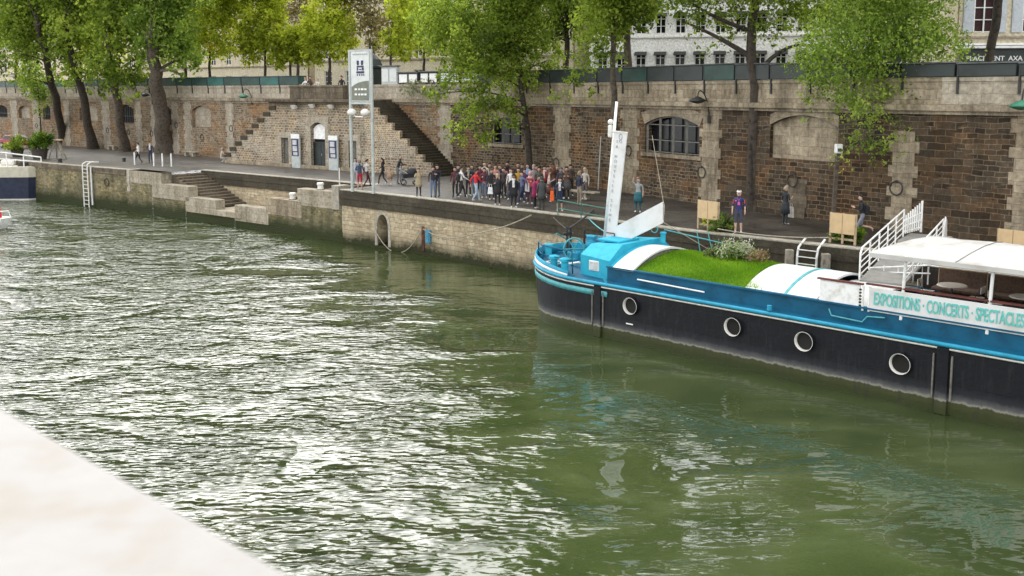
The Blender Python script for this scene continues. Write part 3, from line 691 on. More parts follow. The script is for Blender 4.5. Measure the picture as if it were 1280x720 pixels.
# ================================================================ STAIR PAVILION
P0=Vector((-25.2,83.0)); P1=Vector((-5.2,68.4)); dP=(P1-P0).normalized(); nP=Vector((-dP.y,dP.x))
def pf(u,v,y=0.): return lfr(u,v,y,P0,dP,nP)
def px(u,y=0.): return pf(u,180,y)[0]
pv=thing('stair_pavilion','projecting stone stair block with doors and viewing platform','stair building',(P0.x,P0.y,Q),math.atan2(dP.y,dP.x))
ZP=5.1
PV=Path([(0,0),(30,0)])
class PL(Path):
    def at(s,t,off=0.,z=0.): return Vector((t,-off,z))
PVp=PL([(0,0),(30,0)])
xl=px(346); xr=px(455)
def pop(u0,u1,vb,vt,spr=0.):
    zt=pf((u0+u1)/2,vt)[1]-Q; return (px(u0),px(u1),max(.02,pf((u0+u1)/2,vb)[1]-Q),zt-spr,zt)
od1=pop(352,361,206,172); oarch=pop(389,407,212,153,.4); od3=pop(436,446,217,176)
b1=MB();bk=MB(); wall_face(b1,PVp,xl,xr,-.1,ZP,[od1,oarch,od3],0,1.0,.4,bk); 
for s_,zz_ in ((xl,ZP),(xr,ZP)): b1.add([(s_,0,-.1),(s_,2.9,-.1),(s_,2.9,zz_),(s_,0,zz_)],[(0,1,2,3)],[[(0,0),(2.9,0),(2.9,ZP),(0,ZP)]])
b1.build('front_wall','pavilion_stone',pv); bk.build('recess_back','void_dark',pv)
# doors
def door(o_,frac,mat,nm='door'):
    h=(o_[3]-o_[2])*frac; bb=MB(); w=o_[1]-o_[0]
    for i in range(2): bb.box((o_[0]+w*(.25+.5*i),.30,o_[2]+h/2),(w/2-.03,.06,h),bev=.01)
    bb.box((o_[0]+.03,.25,o_[2]+h/2),(.07,.1,h)); bb.box((o_[1]-.03,.25,o_[2]+h/2),(.07,.1,h)); bb.box(((o_[0]+o_[1])/2,.25,o_[2]+h+.04),(w,.1,.08))
    d_=bb.build(nm,mat,pv); hb=MB(); hb.tube([((o_[0]+o_[1])/2+.12,.22,o_[2]+1.0),((o_[0]+o_[1])/2+.12,.22,o_[2]+1.2)],.02,6); hb.build('door_handle','steel_grey',d_); return d_
door(od1,.97,'grille'); door(oarch,.62,'box_dark'); door(od3,.97,'grille')
zm=pf(398,174)[1]-Q; a,c=oarch[0]+.1,oarch[1]-.1; pts=[(a,.2,zm)]+[(a+(c-a)*i/10,.2,oarch[3]-.1+.36*(1-((i-5)/5)**2)) for i in range(11)]+[(c,.2,zm)]
b1=MB(); b1.prism(pts,(0,.05,0)); b1.build('arch_panel','white_paint',pv)
# pale surrounds
def surround(o_,wd,mat='ashlar'):
    bb=MB(); zt=o_[4]
    for s_ in (-1,1):
        x=o_[0]-wd/2 if s_<0 else o_[1]+wd/2; z=-.02; k=0
        while z<zt-.02:
            h=min(.45,zt-z); ex=.14 if k%2 else 0
            bb.box((x+s_*ex/2,-.0,z+h/2),(wd+ex,.12,h-.01),bev=.01); z+=h; k+=1
    n=9; w=o_[1]-o_[0]
    for i in range(n):
        f0=i/n; f1=(i+1)/n; x0=o_[0]-wd+(w+2*wd)*f0; x1=o_[0]-wd+(w+2*wd)*f1
        ht=lambda x:(o_[3]+(o_[4]-o_[3])*max(0,1-((x-(o_[0]+o_[1])/2)/(w/2))**2)) 
        up=.45+(.35 if i==n//2 else 0)
        bb.prism([(x0,.06,ht(x0)),(x1,.06,ht(x1)),(x1,.06,o_[4]+up),(x0,.06,o_[4]+up)],(0,-.13,0))
    bb.build('door_surround',mat,pv)
for o_ in (od1,oarch,od3): surround(o_,.42)
# cornice, platform, parapet
b1=MB(); b1.box(((xl+xr)/2-.1,1.2,ZP+.08),(xr-xl+.5,3.3,.15)); b1.box(((xl+xr)/2-.1,1.2,ZP+.27),(xr-xl+.8,3.8,.22),bev=.02); b1.build('platform_slab','ashlar_dark',pv)
xp0,xp1=px(368),px(434)
def parapet(x0,x1,y0,y1):
    bb=MB(); bb.box(((x0+x1)/2,(y0+y1)/2,ZP+.83),(abs(x1-x0),abs(y1-y0),.9)); bb.box(((x0+x1)/2,(y0+y1)/2,ZP+1.37),(abs(x1-x0)+.12,abs(y1-y0)+.12,.17),bev=.02); bb.build('parapet','ashlar_dark',pv)
parapet(xp0,xp1,-.35,.0); parapet(xp0,xp0+.35,.005,3.2); parapet(xp1-.3,xp1,.005,1.2)
# right hand flight with stepped stringer
xs0=px(455)+.02; xs1=px(545); n=29
b1=MB(); b2=MB()
for i in range(n):
    x0=xs0+(xs1-xs0)*i/n; x1=xs0+(xs1-xs0)*(i+1)/n; zt=5.4*(1-(i+1)/(n+0.))+.18
    b1.box(((x0+x1)/2+.02,.3+1.55,zt/2),(x1-x0+.05,3.1,zt),bev=.01)
    if i%3==0:
        x2=xs0+(xs1-xs0)*min(n,i+3)/n; b2.box(((x0+x2)/2,.13,(zt+.05)/2),(x2-x0,.28,zt+.05),bev=.015)
b1.build('stair_flight','curb_dark',pv); 
b2.build('stringer_wall','pavilion_stone',pv)
# left hand flight and stepped parapet wall
xq0=px(292); xq1=xl-.01; b1=MB(); b2=MB(); n=27
for i in range(n):
    x0=xq0+(xq1-xq0)*i/n; x1=xq0+(xq1-xq0)*(i+1)/n; zt=5.3*(i+1)/n
    b1.box(((x0+x1)/2,.3+1.4,zt/2),(x1-x0+.02,2.8,zt))
b1.build('stair_flight','curb_dark',pv)
k=9
for i in range(k):
    x0=xq0-1.2+(xq1-xq0+1.2)*i/k; x1=xq0-1.2+(xq1-xq0+1.2)*(i+1)/k; zt=.5+(ZP-.55)*(i+.6)/k
    b2.add([(x0,0,-.1),(x1,0,-.1),(x1,0,zt),(x0,0,zt)],[(0,1,2,3)],[[(x0,-.1),(x1,-.1),(x1,zt),(x0,zt)]])
    b2.add([(x0,0,zt),(x1,0,zt),(x1,.3,zt),(x0,.3,zt)],[(0,1,2,3)],[[(x0,0),(x1,0),(x1,.3),(x0,.3)]])
    zn=zt+(ZP-.55)/k; b2.add([(x1,0,zt),(x1,.3,zt),(x1,.3,zn),(x1,0,zn)],[(0,1,2,3)],[[(0,0),(.3,0),(.3,.5),(0,.5)]])
    b2.add([(x0,.3,-.1),(x1,.3,-.1),(x1,.3,zt),(x0,.3,zt)],[(0,1,2,3)],[[(x0,-.1),(x1,-.1),(x1,zt),(x0,zt)]])
b2.build('stepped_wall','pavilion_stone',pv)
b2=MB()
for i in range(k):
    x0=xq0-1.2+(xq1-xq0+1.2)*i/k; x1=xq0-1.2+(xq1-xq0+1.2)*(i+1)/k; zt=.5+(ZP-.55)*(i+.6)/k
    b2.box(((x0+x1)/2,.13,zt-.10),(x1-x0+.1,.42,.34),bev=.02)
b2.build('stepped_coping','curb_dark',pv)
b1=MB(); b1.box(((xq0+xr)/2-.5,-.12,.12),(xr-xq0+1.0,.25,.3),bev=.02)
b1.build('plinth','ashlar_dirty',pv)
# floodlights under the platform
for u,v in ((368,134),(390.5,132.5),(414,133.5)):
    x,z=pf(u,v,-.35); t=thing('floodlight','small white floodlight under platform cornice, '+{368:'left of the three',390.5:'middle one above the arched door',414:'right of the three'}[u],'floodlight',(P0.x+dP.x*x-nP.x*.35,P0.y+dP.y*x-nP.y*.35,z),math.atan2(dP.y,dP.x),'floodlights under the platform')
    b1=MB(); b1.prism([(-.2,-.05,-.14),(.2,-.05,-.14),(.26,-.25,.10),(-.26,-.25,.10)],(0,.22,.08)); b1.build('lamp_head','flood_white',t)
    b1=MB(); b1.ext((0,.05,.1),(0,.30,.30),.05,.05); b1.build('bracket','iron',t)
# information boards either side of the arched door
for u0,u1,vt,vb,lab in ((364.5,376,167,211,'grey information board with posters left of the arched door'),(411,423.5,169,215,'grey information board with posters right of the arched door')):
    x0,z1=pf(u0,vt,-.3); x1,z0=pf(u1,vb,-.3); w=(x1-x0); h=(z1-Q)
    t=thing('information_board',lab,'notice board',(P0.x+dP.x*(x0+x1)/2-nP.x*.3,P0.y+dP.y*(x0+x1)/2-nP.y*.3,Q),math.atan2(dP.y,dP.x),'boards flanking the arched door')
    b1=MB(); b1.box((0,0,h/2),(w,.16,h),bev=.02); b1.build('cabinet','steel_grey',t)
    b1=MB(); b1.box((-.02,-.09,h*.60),(w*.82,.03,h*.5)); b1.build('display_panel','sign_navy',t)
    b1=MB(); b1.box((-.05,-.11,h*.75),(w*.5,.02,h*.14)); b1.box((-.02,-.11,h*.57),(w*.55,.02,h*.15)); b1.box((.02,-.11,h*.42),(w*.5,.02,h*.09)); b1.build('poster','poster',t)
    b1=MB(); b1.box((0,-.09,h*.925),(w*.98,.04,h*.12)); b1.build('header_panel','white_paint',t)
# ================================================================ opposite-bank parapet under the camera
pe0=Vector((-.78,1.40)); pe1=Vector((-.20,.87))
pp=(pe0,pe1)
# ================================================================ CAMERA-SIDE PARAPET
dp=(pe1-pe0).normalized(); npp=Vector((dp.y,-dp.x))      # towards the photographer
zt=H-.45
bp_=thing('bridge_parapet','bright pale stone parapet in the lower left foreground','parapet',(pe0.x,pe0.y,zt))
b=MB()
def pline(t,o): 
    p=pe0+dp*t+npp*o; return p
ang=math.atan2(dp.y,dp.x)
c=pline(0,.42); b.box((c.x,c.y,zt-.09),(22,.84,.18),rz=ang,bev=.02); b.build('coping','parapet_stone',bp_,world=True)
b=MB(); c=pline(0,.42); b.box((c.x,c.y,zt-.18-5.5),(22,.6,10.98),rz=ang); b.build('wall','ashlar',bp_,world=True)
near=[pline(-60,.75),pline(60,.75),pline(60,90),pline(-60,90)]
struct(sheet('terrace_ground',[tuple(p) for p in near],zt-1.05,'sidewalk'))
# ================================================================ BOOKSELLERS' BOXES on the parapet
ORD=['first','second','third','fourth','fifth','sixth','seventh','eighth','ninth','tenth','eleventh','twelfth','thirteenth','fourteenth','fifteenth','sixteenth','seventeenth','eighteenth','nineteenth','twentieth','twenty-first','twenty-second','twenty-third','twenty-fourth','twenty-fifth','twenty-sixth','twenty-seventh','twenty-eighth']
def bookbox(s0,s1,mat,lab,z0=Q+6.64,h=.72,lid=False,back=.95):
    sm=(s0+s1)/2; p=W.at(sm,-.1,z0); d=W.dirv(sm); t=thing('bookseller_box',lab,'book box',p,math.atan2(d.y,d.x),'bookseller boxes along the parapet')
    w=s1-s0; b=MB(); b.box((0,back/2-.25,h/2),(w-.04,back,h),bev=.02); b.build('box_body',mat,t)
    b=MB()
    if lid: b.prism([(-w/2-.1,-.4,h+.01),(w/2+.1,-.4,h+.01),(w/2-.25,.3,h+.5),(-w/2+.25,.3,h+.5)],(0,.06,.04))
    else: b.box((0,back/2-.27,h+.035),(w,back+.1,.06),bev=.01)
    b.build('lid','roof_felt',t)
    for x in (-w/2+.05,):
        b=MB(); b.box((x,-.20,-.30),(.09,.06,.80)); b.box((x,-.235,h*.42),(.06,.05,h*.9+.3)); b.build('bracket','iron',t)
    return t
sets=[]
s=S(-2); k=0; left=[]; 
while s<S(362): left.append((s,s+2.55)); s+=2.62
for i,(a,c) in enumerate(left):
    u=None
    mat='box_green_light' if i in (6,7,13,19,22) else 'box_green'
    bookbox(a,c,mat,('bright green' if mat=='box_green_light' else 'dark green')+' bookseller box left of the stairs, %s along the parapet from the left'%ORD[i],lid=(i in (12,13)))
s=S(600); right=[]
while s<S(1330): right.append((s,s+2.35)); s+=2.42
for i,(a,c) in enumerate(right):
    mat='box_green' if i in (6,9) else 'box_dark'
    bookbox(a,c,mat,('dark green' if mat=='box_green' else 'blackish')+' bookseller box right of the stairs, %s along from the crowd end'%ORD[i],h=.80-.34*min(1,max(0,(a-S(880))/(S(1240)-S(880)))),lid=(i in (12,13)))
# information cases behind the parapet right of the stairs
def case(u0,u1,vt,vb,lab,mat='sign_pale',fr='steel_grey'):
    s0,s1=S(u0),S(u1); sm=(s0+s1)/2; zt=W.hit((u0+u1)/2,vt)[1]; z0=W.hit((u0+u1)/2,vb)[1]; d=W.dirv(sm)
    t=thing('display_case',lab,'display case',W.at(sm,-.35,Q+6.62),math.atan2(d.y,d.x),'display cases on the parapet')
    w=s1-s0; h=zt-(Q+6.62); b=MB(); b.box((0,.1,h/2),(w,.28,h),bev=.02); b.build('case_frame',fr,t)
    b=MB()
    n=2
    for i in range(n): b.box((-w/2+w*(i+.5)/n,-.06,h*.52),(w/n*.8,.03,h*.72))
    b.build('glass_panel',mat,t); b=MB(); b.box((0,.05,h+.04),(w+.15,.5,.07)); b.build('lid','roof_felt',t)
case(476,495.5,83,103,'tall grey glazed display case right of the banner sign')
case(497,521,91,103,'low dark framed case with white panels, second from banner sign','white_paint','iron')
case(523.5,545,90,103,'low dark framed case with white panels, third from banner sign','white_paint','iron')
case(548,572,89.5,103,'low dark framed case with pale panels behind leaves, fourth from banner sign','sign_pale','iron')
case(574,598,89.5,103,'low dark framed case with pale panels behind leaves, fifth from banner sign','sign_pale','iron')
# dark green kiosk at the stair head
sk=S(431); 
t=thing('kiosk','dark green domed kiosk at the head of the stairs','kiosk',W.at(sk,-3.2,ST))
b=MB(); b.lathe((0,0,0),[(1.0,0),(1.0,.3),(.9,.32),(.9,2.5),(1.15,2.6),(1.15,2.75),(1.0,2.8),(.8,3.3),(.4,3.7),(.12,3.85),(.05,4.2)],8); b.build('column',plain('kiosk_green',(.008,.014,.012),.4),t)
b=MB(); b.box((0,-.92,1.2),(.8,.05,1.9)); b.build('door','iron',t)
# ================================================================ WALL LAMPS
def wall_lamp(u,v,uh,vh,lab,mat='iron'):
    s0,z0=W.hit(u,v); s1,z1=W.hit(uh,vh,.9); c=W.at(s0,0,z0); t=thing('wall_lamp',lab,'lamp',W.at(s0,0.05,z0),0,'curved wall lamps')
    a=W.at(s0,.1,z0); e=W.at(s1,.9,z1); top=(a+e)/2+Vector((0,0,.9)); pts=[]
    for i in range(11):
        f=i/10; q=a*(1-f)**3+(a+Vector((0,0,1.3)))*3*f*(1-f)**2+(e+Vector((0,0,.9)))*3*f*f*(1-f)+(e+Vector((0,0,.1)))*f**3; pts.append(q)
    b=MB(); b.tube(pts,.035,6); b.box(a,(.15,.15,.4)); b.build('lamp_arm','iron',t,world=True)
    b=MB(); b.lathe(e,[(.02,.16),(.12,.12),(.42,-.02),(.46,-.10),(.40,-.12),(.22,-.2),(.02,-.24)],14); b.build('lamp_head',mat,t,world=True,smooth=True)
wall_lamp(888,149,872,124,'dark curved lamp on wall right of the big barred window')
wall_lamp(316,128,304,119.5,'green curved lamp on pale wall left of the stair block','green_lamp')
wall_lamp(1290,140,1277,130,'green lamp at the right edge of the photo','green_lamp')
wall_lamp(192,128,181,118,'small curved lamp on wall behind the leaning trunks')
# ================================================================ QUAY FURNITURE
def bench(u,v,lab,w=2.0,rz=R(-42)):
    p=atz(u,v,Q); t=thing('stone_bench',lab,'bench',p,rz,'pale stone benches by the wall')
    b=MB(); b.box((0,0,.44),(w,.5,.12),bev=.03); b.build('seat','block_pale',t)
    for x in (-w*.27,w*.27): b=MB(); b.box((x,0,.19),(.3,.36,.38),bev=.02); b.build('leg','block_pale',t)
bench(140,187.5,'pale stone bench between second and third leaning trunks'); bench(238,195.5,'pale stone bench right of the thick straight trunk',2.4)
bench(716,248,'pale stone bench at the right end of the crowd',3.6,R(-45)); bench(8,183,'pale stone bench at far left of quay',2.)
POSTG='white posts at the landing'
for u,v,l in ((168.5,206,'leftmost white post at landing steps'),(192.3,207.5,'white post at landing in front of the dark dressed person'),(203.2,208,'second white post from the right at landing steps'),(214.3,208,'rightmost white post at landing steps')):
    p=atz(u,v,Q); o=thing('marker_post',l,'post',p,0,POSTG); b=MB(); b.tube([(0,0,0),(0,0,1.02)],.06,8); b.build('post_tube','white_paint',o); b=MB(); b.lathe((0,0,1.02),[(.065,0),(.065,.03),(.02,.06)],8); b.build('cap','steel_grey',o)
p=atz(424.5,231.5,Q); o=thing('marker_post','thin white post at right end of landing','post',p,0); b=MB(); b.tube([(0,0,0),(0,0,1.1)],.035,8); b.build('post_tube','white_paint',o); b=MB(); b.box((0,0,.01),(.2,.2,.02)); b.build('base_plate','steel_grey',o)
def bollard(p,l,mat='flood_white',h=.42,r=.2,grp='small bollards on the landing blocks'):
    o=thing('bollard',l,'bollard',p,0,grp); b=MB(); b.lathe((0,0,0),[(r,0),(r*.95,h*.7),(r*1.15,h*.75),(r*1.15,h),(r*.8,h+.04)],12); b.build('bollard_body',mat,o,smooth=False); b=MB(); b.lathe((0,0,0),[(r*1.3,-.02),(r*1.3,.03)],12); b.build('base_plate','iron',o)
x,z=lfr(400,238,.4); pz=lfr(392,237.5)[1]; q=Lw(x,.45); bollard((q[0],q[1],pz),'pale bollard on the upper landing block')
x=lfr(359,249)[0]; pz=lfr(354,249.5)[1]; q=Lw(x,.45); bollard((q[0],q[1],pz),'pale bollard on the lower landing block')
bollard(atz(155,202,Q),'tiny dark bollard on quay left of landing','iron',.3,.14,None); bollard(atz(75,203,Q),'tiny dark bollard by the moored boat','iron',.3,.18,None)
# quay ladder left
s0=E_.S(112); s1=E_.S(117); t=thing('quay_ladder','white ladder on mossy quay wall at the left','ladder',E_.at(s0,.2,0)); 
sa,sb=s0-.35,s0+.35
b=MB(); 
for s_ in (sa,sb): b.tube([E_.at(s_,.22,-.3),E_.at(s_,.22,Q-.1),E_.at(s_,.2,Q+.2),E_.at(s_,-.1,Q+.36),E_.at(s_,-.8,Q+.33)],.045,6)
b.build('side_rails','flood_white',t,world=True)
b=MB(); 
for i in range(11): b.tube([E_.at(sa,.22,-.1+.32*i),E_.at(sb,.22,-.1+.32*i)],.03,6)
b.build('rungs','sign_pale',t,world=True)
b=MB(); b.ext(E_.at(sb+.35,.1,.2),E_.at(sb+.35,.1,Q),.22,.10); b.build('guard_plate','sign_pale',t,world=True)
# banner sign on two tall poles
pa=atz(440.5,239.5,Q); pb=atz(468,239,Q+0.); pb=atz(467,242,Q)
t=thing('banner_sign','tall pale banner sign between two grey poles','sign',((pa+pb)/2))
zp=H+(116-64)/1200*pa.y
b=MB()
for p in (pa,pb):
    b=MB(); b.tube([p,Vector((p.x,p.y,zp))],.095,10); b.build('pole','steel_grey',t,world=True)
zb=H-(127-116)/1200*pa.y; dd=(pb-pa)
def sp(f,z,o=0): 
    n=Vector((dd.y,-dd.x,0)).normalized(); q=pa+dd*f+n*o; return Vector((q.x,q.y,z))
b=MB(); b.prism([sp(.08,zb),sp(.92,zb),sp(.92,zp-.1),sp(.08,zp-.1)],sp(0,0,.05)-sp(0,0,0)); b.build('banner','sign_pale',t,world=True)
hh=zp-zb
b=MB(); pts=[(.1,.02),(.9,.02),(.9,.40),(.7,.395),(.45,.37),(.25,.33),(.1,.28)]
b.prism([sp(x,zb+hh*y,.055) for x,y in pts],sp(0,0,.012)-sp(0,0,0)); b.build('lower_field','sign_olive',t,world=True)
b=MB()
for x0,x1,y0,y1 in [(.36,.46,.72,.79),(.56,.66,.72,.79),(.36,.68,.66,.69),(.36,.42,.60,.655),(.60,.68,.60,.655),(.46,.57,.61,.63),(.34,.70,.545,.585),(.36,.41,.50,.53),(.46,.51,.50,.53),(.57,.62,.50,.53),(.66,.70,.50,.53),(.38,.45,.70,.72),(.57,.64,.70,.72)]:
    b.prism([sp(x0,zb+hh*y0,.06),sp(x1,zb+hh*y0,.06),sp(x1,zb+hh*y1,.06),sp(x0,zb+hh*y1,.06)],sp(0,0,.01)-sp(0,0,0))
b.build('emblem','sign_navy',t,world=True)
for row,y in (('a',.22),('b',.12)):
    for x0,x1 in ((.25,.36),(.42,.50),(.54,.66),(.70,.80)): b=MB(); b.prism([sp(x0,zb+hh*y,.07),sp(x1,zb+hh*y,.07),sp(x1,zb+hh*(y+.035),.07),sp(x0,zb+hh*(y+.035),.07)],sp(0,0,.01)-sp(0,0,0)); b.build('writing','white_paint',t,world=True)
b=MB(); 
for x0 in [.16+.09*i for i in range(8)]: b.prism([sp(x0,zb+hh*.90,.06),sp(x0+.06,zb+hh*.90,.06),sp(x0+.06,zb+hh*.925,.06),sp(x0,zb+hh*.925,.06)],sp(0,0,.01)-sp(0,0,0))
b.build('top_writing','grey_letters',t,world=True)
for z_ in (zp-.05,zb-.1):
    b=MB(); b.ext(sp(0,z_),sp(1,z_),.12,.12); b.build('cross_bar','steel_grey',t,world=True)
b=MB(); zz1=zb-.9; b.tube([sp(.05,zz1+.3,.1),sp(.35,zz1,.2),sp(.65,zz1,.2),sp(.95,zz1+.3,.1)],.04,6); b.build('lamp_rail','white_paint',t,world=True)
for f in (.2,.82):
    b=MB(); b.ball(sp(f,zz1+.25,.25),.28,.8); b.build('spot_lamp','flood_white',t,world=True,smooth=True)
# plywood panels on timber legs near the edge
def board(ul,ur,vt,vm,vb,lab):
    pa=atz(ul,vb[0],Q); pb=atz(ur,vb[1],Q); d=pb-pa; w=d.length; c=(pa+pb)/2
    t=thing('plywood_screen',lab,'screen',c,math.atan2(d.y,d.x),'plywood screens on legs along the quay edge')
    dep=c.y; zt_=(H+(115.7-vt)/1200*dep*1.0)-Q; zm_=(H+(115.7-vm)/1200*dep)-Q
    for x in (-w/2,0,w/2):
        b=MB(); b.box((x,.03,zt_/2),(.09,.06,zt_),bev=.005); b.build('leg','wood_pale',t)
    for i in (0,1):
        b=MB(); b.box((-w/4+w/2*i,-.02,(zt_+zm_)/2),(w/2-.02,.03,zt_-zm_),bev=.004); b.build('panel','plywood',t)
    b=MB(); b.box((0,0.08,zm_*.45),(w,.04,.08)); b.build('rail','wood_pale',t)
    return c,math.atan2(d.y,d.x),w
PB=[board(872,897,251,274,(286,290),'plywood screen left of the man in navy shirt'),
    board(1037,1068,267,293,(303,307),'plywood screen in front of the running person'),
    board(1246,1284,288,309,(322,327),'plywood screen partly hidden by the boat awning')]
# ================================================================ FOLIAGE
def leaves(name,clumps,n,size,seed,mat,parent=None,tw=.16,aspect=.62,world=True,sub=120,flat=0.):
    g=np.random.default_rng(seed)
    cl=np.array(clumps,float); vol=(cl[:,3]*cl[:,4]*cl[:,5])**.66; pr=vol/vol.sum()
    subs=[];subr=[];tint=[]
    for i,c in enumerate(cl):
        k=max(5,int(sub*len(cl)*pr[i]))
        d=g.normal(size=(k,3)); d/=np.linalg.norm(d,axis=1)[:,None]; r=g.random(k)**.5*1.18
        pos=c[:3]+d*r[:,None]*c[3:6]; subs.append(pos); subr.append(tw*(c[3]*c[4]*c[5])**(1/3)*1.25*g.uniform(.5,1.8,k)); 
        base=.42+g.normal()*.10
        tint.append(np.clip(base+g.normal(size=k)*.17,.02,.98))
    subs=np.vstack(subs); subr=np.concatenate(subr); tint=np.concatenate(tint)
    w=subr**2*g.uniform(.3,1.7,len(subr)); w/=w.sum()
    idx=g.choice(len(subs),n,p=w)
    off=g.normal(size=(n,3)); off[:,2]*=1.0
    P=subs[idx]+off*subr[idx][:,None]*.75
    a=g.normal(size=(n,3)); a/=np.linalg.norm(a,axis=1)[:,None]
    b_=g.normal(size=(n,3)); b_[:,2]+= .0; nn=np.cross(a,b_); nn/=np.linalg.norm(nn,axis=1)[:,None]+1e-9
    bb=np.cross(nn,a)
    sz=size*g.uniform(.6,1.35,n)[:,None]
    v0=P-a*sz*.5; v2=P+a*sz*.5; v1=P+bb*sz*.5*aspect; v3=P-bb*sz*.5*aspect
    V=np.stack([v0,v1,v2,v3],1).reshape(-1,3)
    if parent is not None and world:
        inv=np.array(wmat(parent).inverted()); V=V@inv[:3,:3].T+inv[:3,3]
    me=bpy.data.meshes.new(name); me.vertices.add(4*n); me.vertices.foreach_set('co',V.astype(np.float32).ravel())
    me.loops.add(4*n); me.loops.foreach_set('vertex_index',np.arange(4*n,dtype=np.int32))
    me.polygons.add(n); me.polygons.foreach_set('loop_start',np.arange(0,4*n,4,dtype=np.int32)); me.polygons.foreach_set('loop_total',np.full(n,4,np.int32))
    me.update(calc_edges=True)
    at_=me.attributes.new('tint','FLOAT','FACE'); at_.data.foreach_set('value',np.clip(tint[idx]+g.normal(size=n)*.10,0,1).astype(np.float32))
    me.materials.append(M[mat]); o=bpy.data.objects.new(name,me); C.objects.link(o); 
    if parent is not None: o.parent=parent
    return o
def bez(a,b,c,n=8): return [Vector(a)*(1-t)**2+Vector(b)*2*t*(1-t)+Vector(c)*t*t for t in [i/n for i in range(n+1)]]
def tree(lab,base,pts,r0,r1,clumps,n,size,mat,bark='bark_dark',seed=1,limbs=9,name='tree',group=None,extra=(),tw=.105,sub=120,limbr=.35):
    """pts: trunk points above base; clumps in world space"""
    g=random.Random(seed); base=Vector(base); t=thing(name,lab,'tree',base,0,group)
    P=[base-Vector((0,0,.15))]+[Vector(p) for p in pts]; m=len(P); b=MB()
    # resample with wobble
    Q_=[];R_=[]
    for i in range(m-1):
        for k in range(4):
            f=(i+k/4)/(m-1); q=P[i].lerp(P[i+1],k/4); w=.25*r0*(0 if i+k==0 else 1); Q_.append(q+Vector((g.uniform(-w,w),g.uniform(-w,w),0))); R_.append((r0+(r1-r0)*f**.8)*(1.45 if (i==0 and k==0) else 1.12 if(i==0 and k==1) else 1))
    Q_.append(P[-1]); R_.append(r1); b.tube(Q_,R_,9)
    top=P[-1]
    cs=sorted(clumps,key=lambda c:-c[3])[:limbs]
    for c in cs:
        cc=Vector(c[:3]); 
        cand=[q for q in Q_[len(Q_)//4:] if q.z<cc.z+.5] or [Q_[-1]]
        st=min(cand,key=lambda q:(q-cc).length+abs(q.z-(cc.z-c[5]))*.5)
        i=Q_.index(st); rr=max(.03,R_[i]*limbr); mid=(st+cc)/2+Vector((0,0,.15*(cc-st).length))
        bp=bez(st,mid,cc); b.tube(bp,[rr*(1-.75*k/8) for k in range(9)],6)
        for q in range(4):
            e=cc+Vector((g.uniform(-1,1)*c[3]*.8,g.uniform(-1,1)*c[4]*.8,g.uniform(-.6,.9)*c[5])); s2=bp[g.randint(3,7)]; b.tube(bez(s2,(s2+e)/2+Vector((0,0,.2)),e,5),[rr*.4*(1-.8*k/5) for k in range(6)],5)
    for e in extra: b.tube(bez(*e[0]),[e[1]*(1-.7*k/8) for k in range(9)],6)
    o=b.build('trunk',bark,t,world=True); smoothby(o,60)
    low=[c for c in clumps if (c[2]-H)/c[1]<.15]; upc=[c for c in clumps if c not in low]
    leaves('crown',low,int(n*.54),size*1.10,seed,mat,t,tw=tw,sub=sub)
    if upc: leaves('upper_crown',upc,int(3500*len(upc)),size*2.6,seed+100,mat,t,tw=tw,sub=sub)
    return t
def cl(u,v,dep,ru,rv=None,rd=None):
    c=atd(u,v,dep); k=dep/1200; ru*=k; rv=ru if rv is None else rv*k
    return (c.x,c.y,c.z,ru,(ru*.9 if rd is None else rd),rv)
# --- left row of big leaning trees on the quay
G1='big trees on the left part of the quay'
def lt(lab,ub,vb,ut,vt,dep_top,r0,r1,clumps,n,seed,mat='leaf_green',bark='bark_dark',size=.33,**k):
    base=atz(ub,vb,Q); tp=atd(ut,vt,dep_top); um,vm=(ub+ut)/2,(vb+vt)/2; mid=atd(um+ (2 if ut<ub else 0),vm,(base.y+dep_top)/2)
    up=tp+(tp-mid)*.5; return tree(lab,base,[mid,tp,up],r0,r1,clumps,n,size,mat,bark,seed,**k)
lt('leftmost leaning dark trunk tree on quay near red car',80,181,55,62,100,.48,.28,[cl(10,30,100,40,30),cl(60,25,101,38,36),cl(30,70,100,28,18),cl(45,-30,102,55,40),cl(0,-60,102,50,40),cl(75,75,99,18,14),cl(30,100,101,24,12),cl(75,98,103,22,10)],52000,11,group=G1)
lt('second leaning dark trunk tree on quay from the left',117,186,88,60,97,.48,.28,[cl(100,30,97,35,32),cl(75,60,97,25,20),cl(120,70,97,24,22),cl(95,-25,97,50,35),cl(130,-60,98,45,40),cl(112,95,96,16,18),cl(90,90,98,24,14)],50000,12,mat='leaf_green',group=G1)
lt('third leaning trunk tree on quay with low hanging leaves',156,189,138,80,93,.48,.28,[cl(150,35,93,36,30),cl(135,80,92,26,24),cl(158,104,92,17,20),cl(180,70,93,24,22),cl(130,112,93,14,12),cl(175,98,93,18,12),cl(150,-25,93,50,35),cl(170,-65,95,45,40)],54000,13,mat='leaf_green',bark='bark_mid',group=G1)
lt('thick straight trunk tree on quay beside the strolling pair',206,192,192,75,90,.85,.42,[cl(205,30,90,36,34),cl(228,55,90,22,26),cl(190,70,90,20,18),cl(215,-25,90,48,35),cl(200,-70,92,55,40),cl(225,92,89,13,10),cl(240,70,91,18,22)],50000,14,mat='leaf_bright',bark='bark_mid',group=G1)
base=atz(52,182,Q); tree('slim sapling with thin trunk near the red car',base,[atd(50,150,base.y),atd(47,100,base.y)],.11,.05,[cl(42,108,base.y,14,18),cl(55,120,base.y,10,12),cl(38,88,base.y,12,12),cl(50,138,base.y,8,8)],4200,.24,'leaf_bright','bark_dark',15)
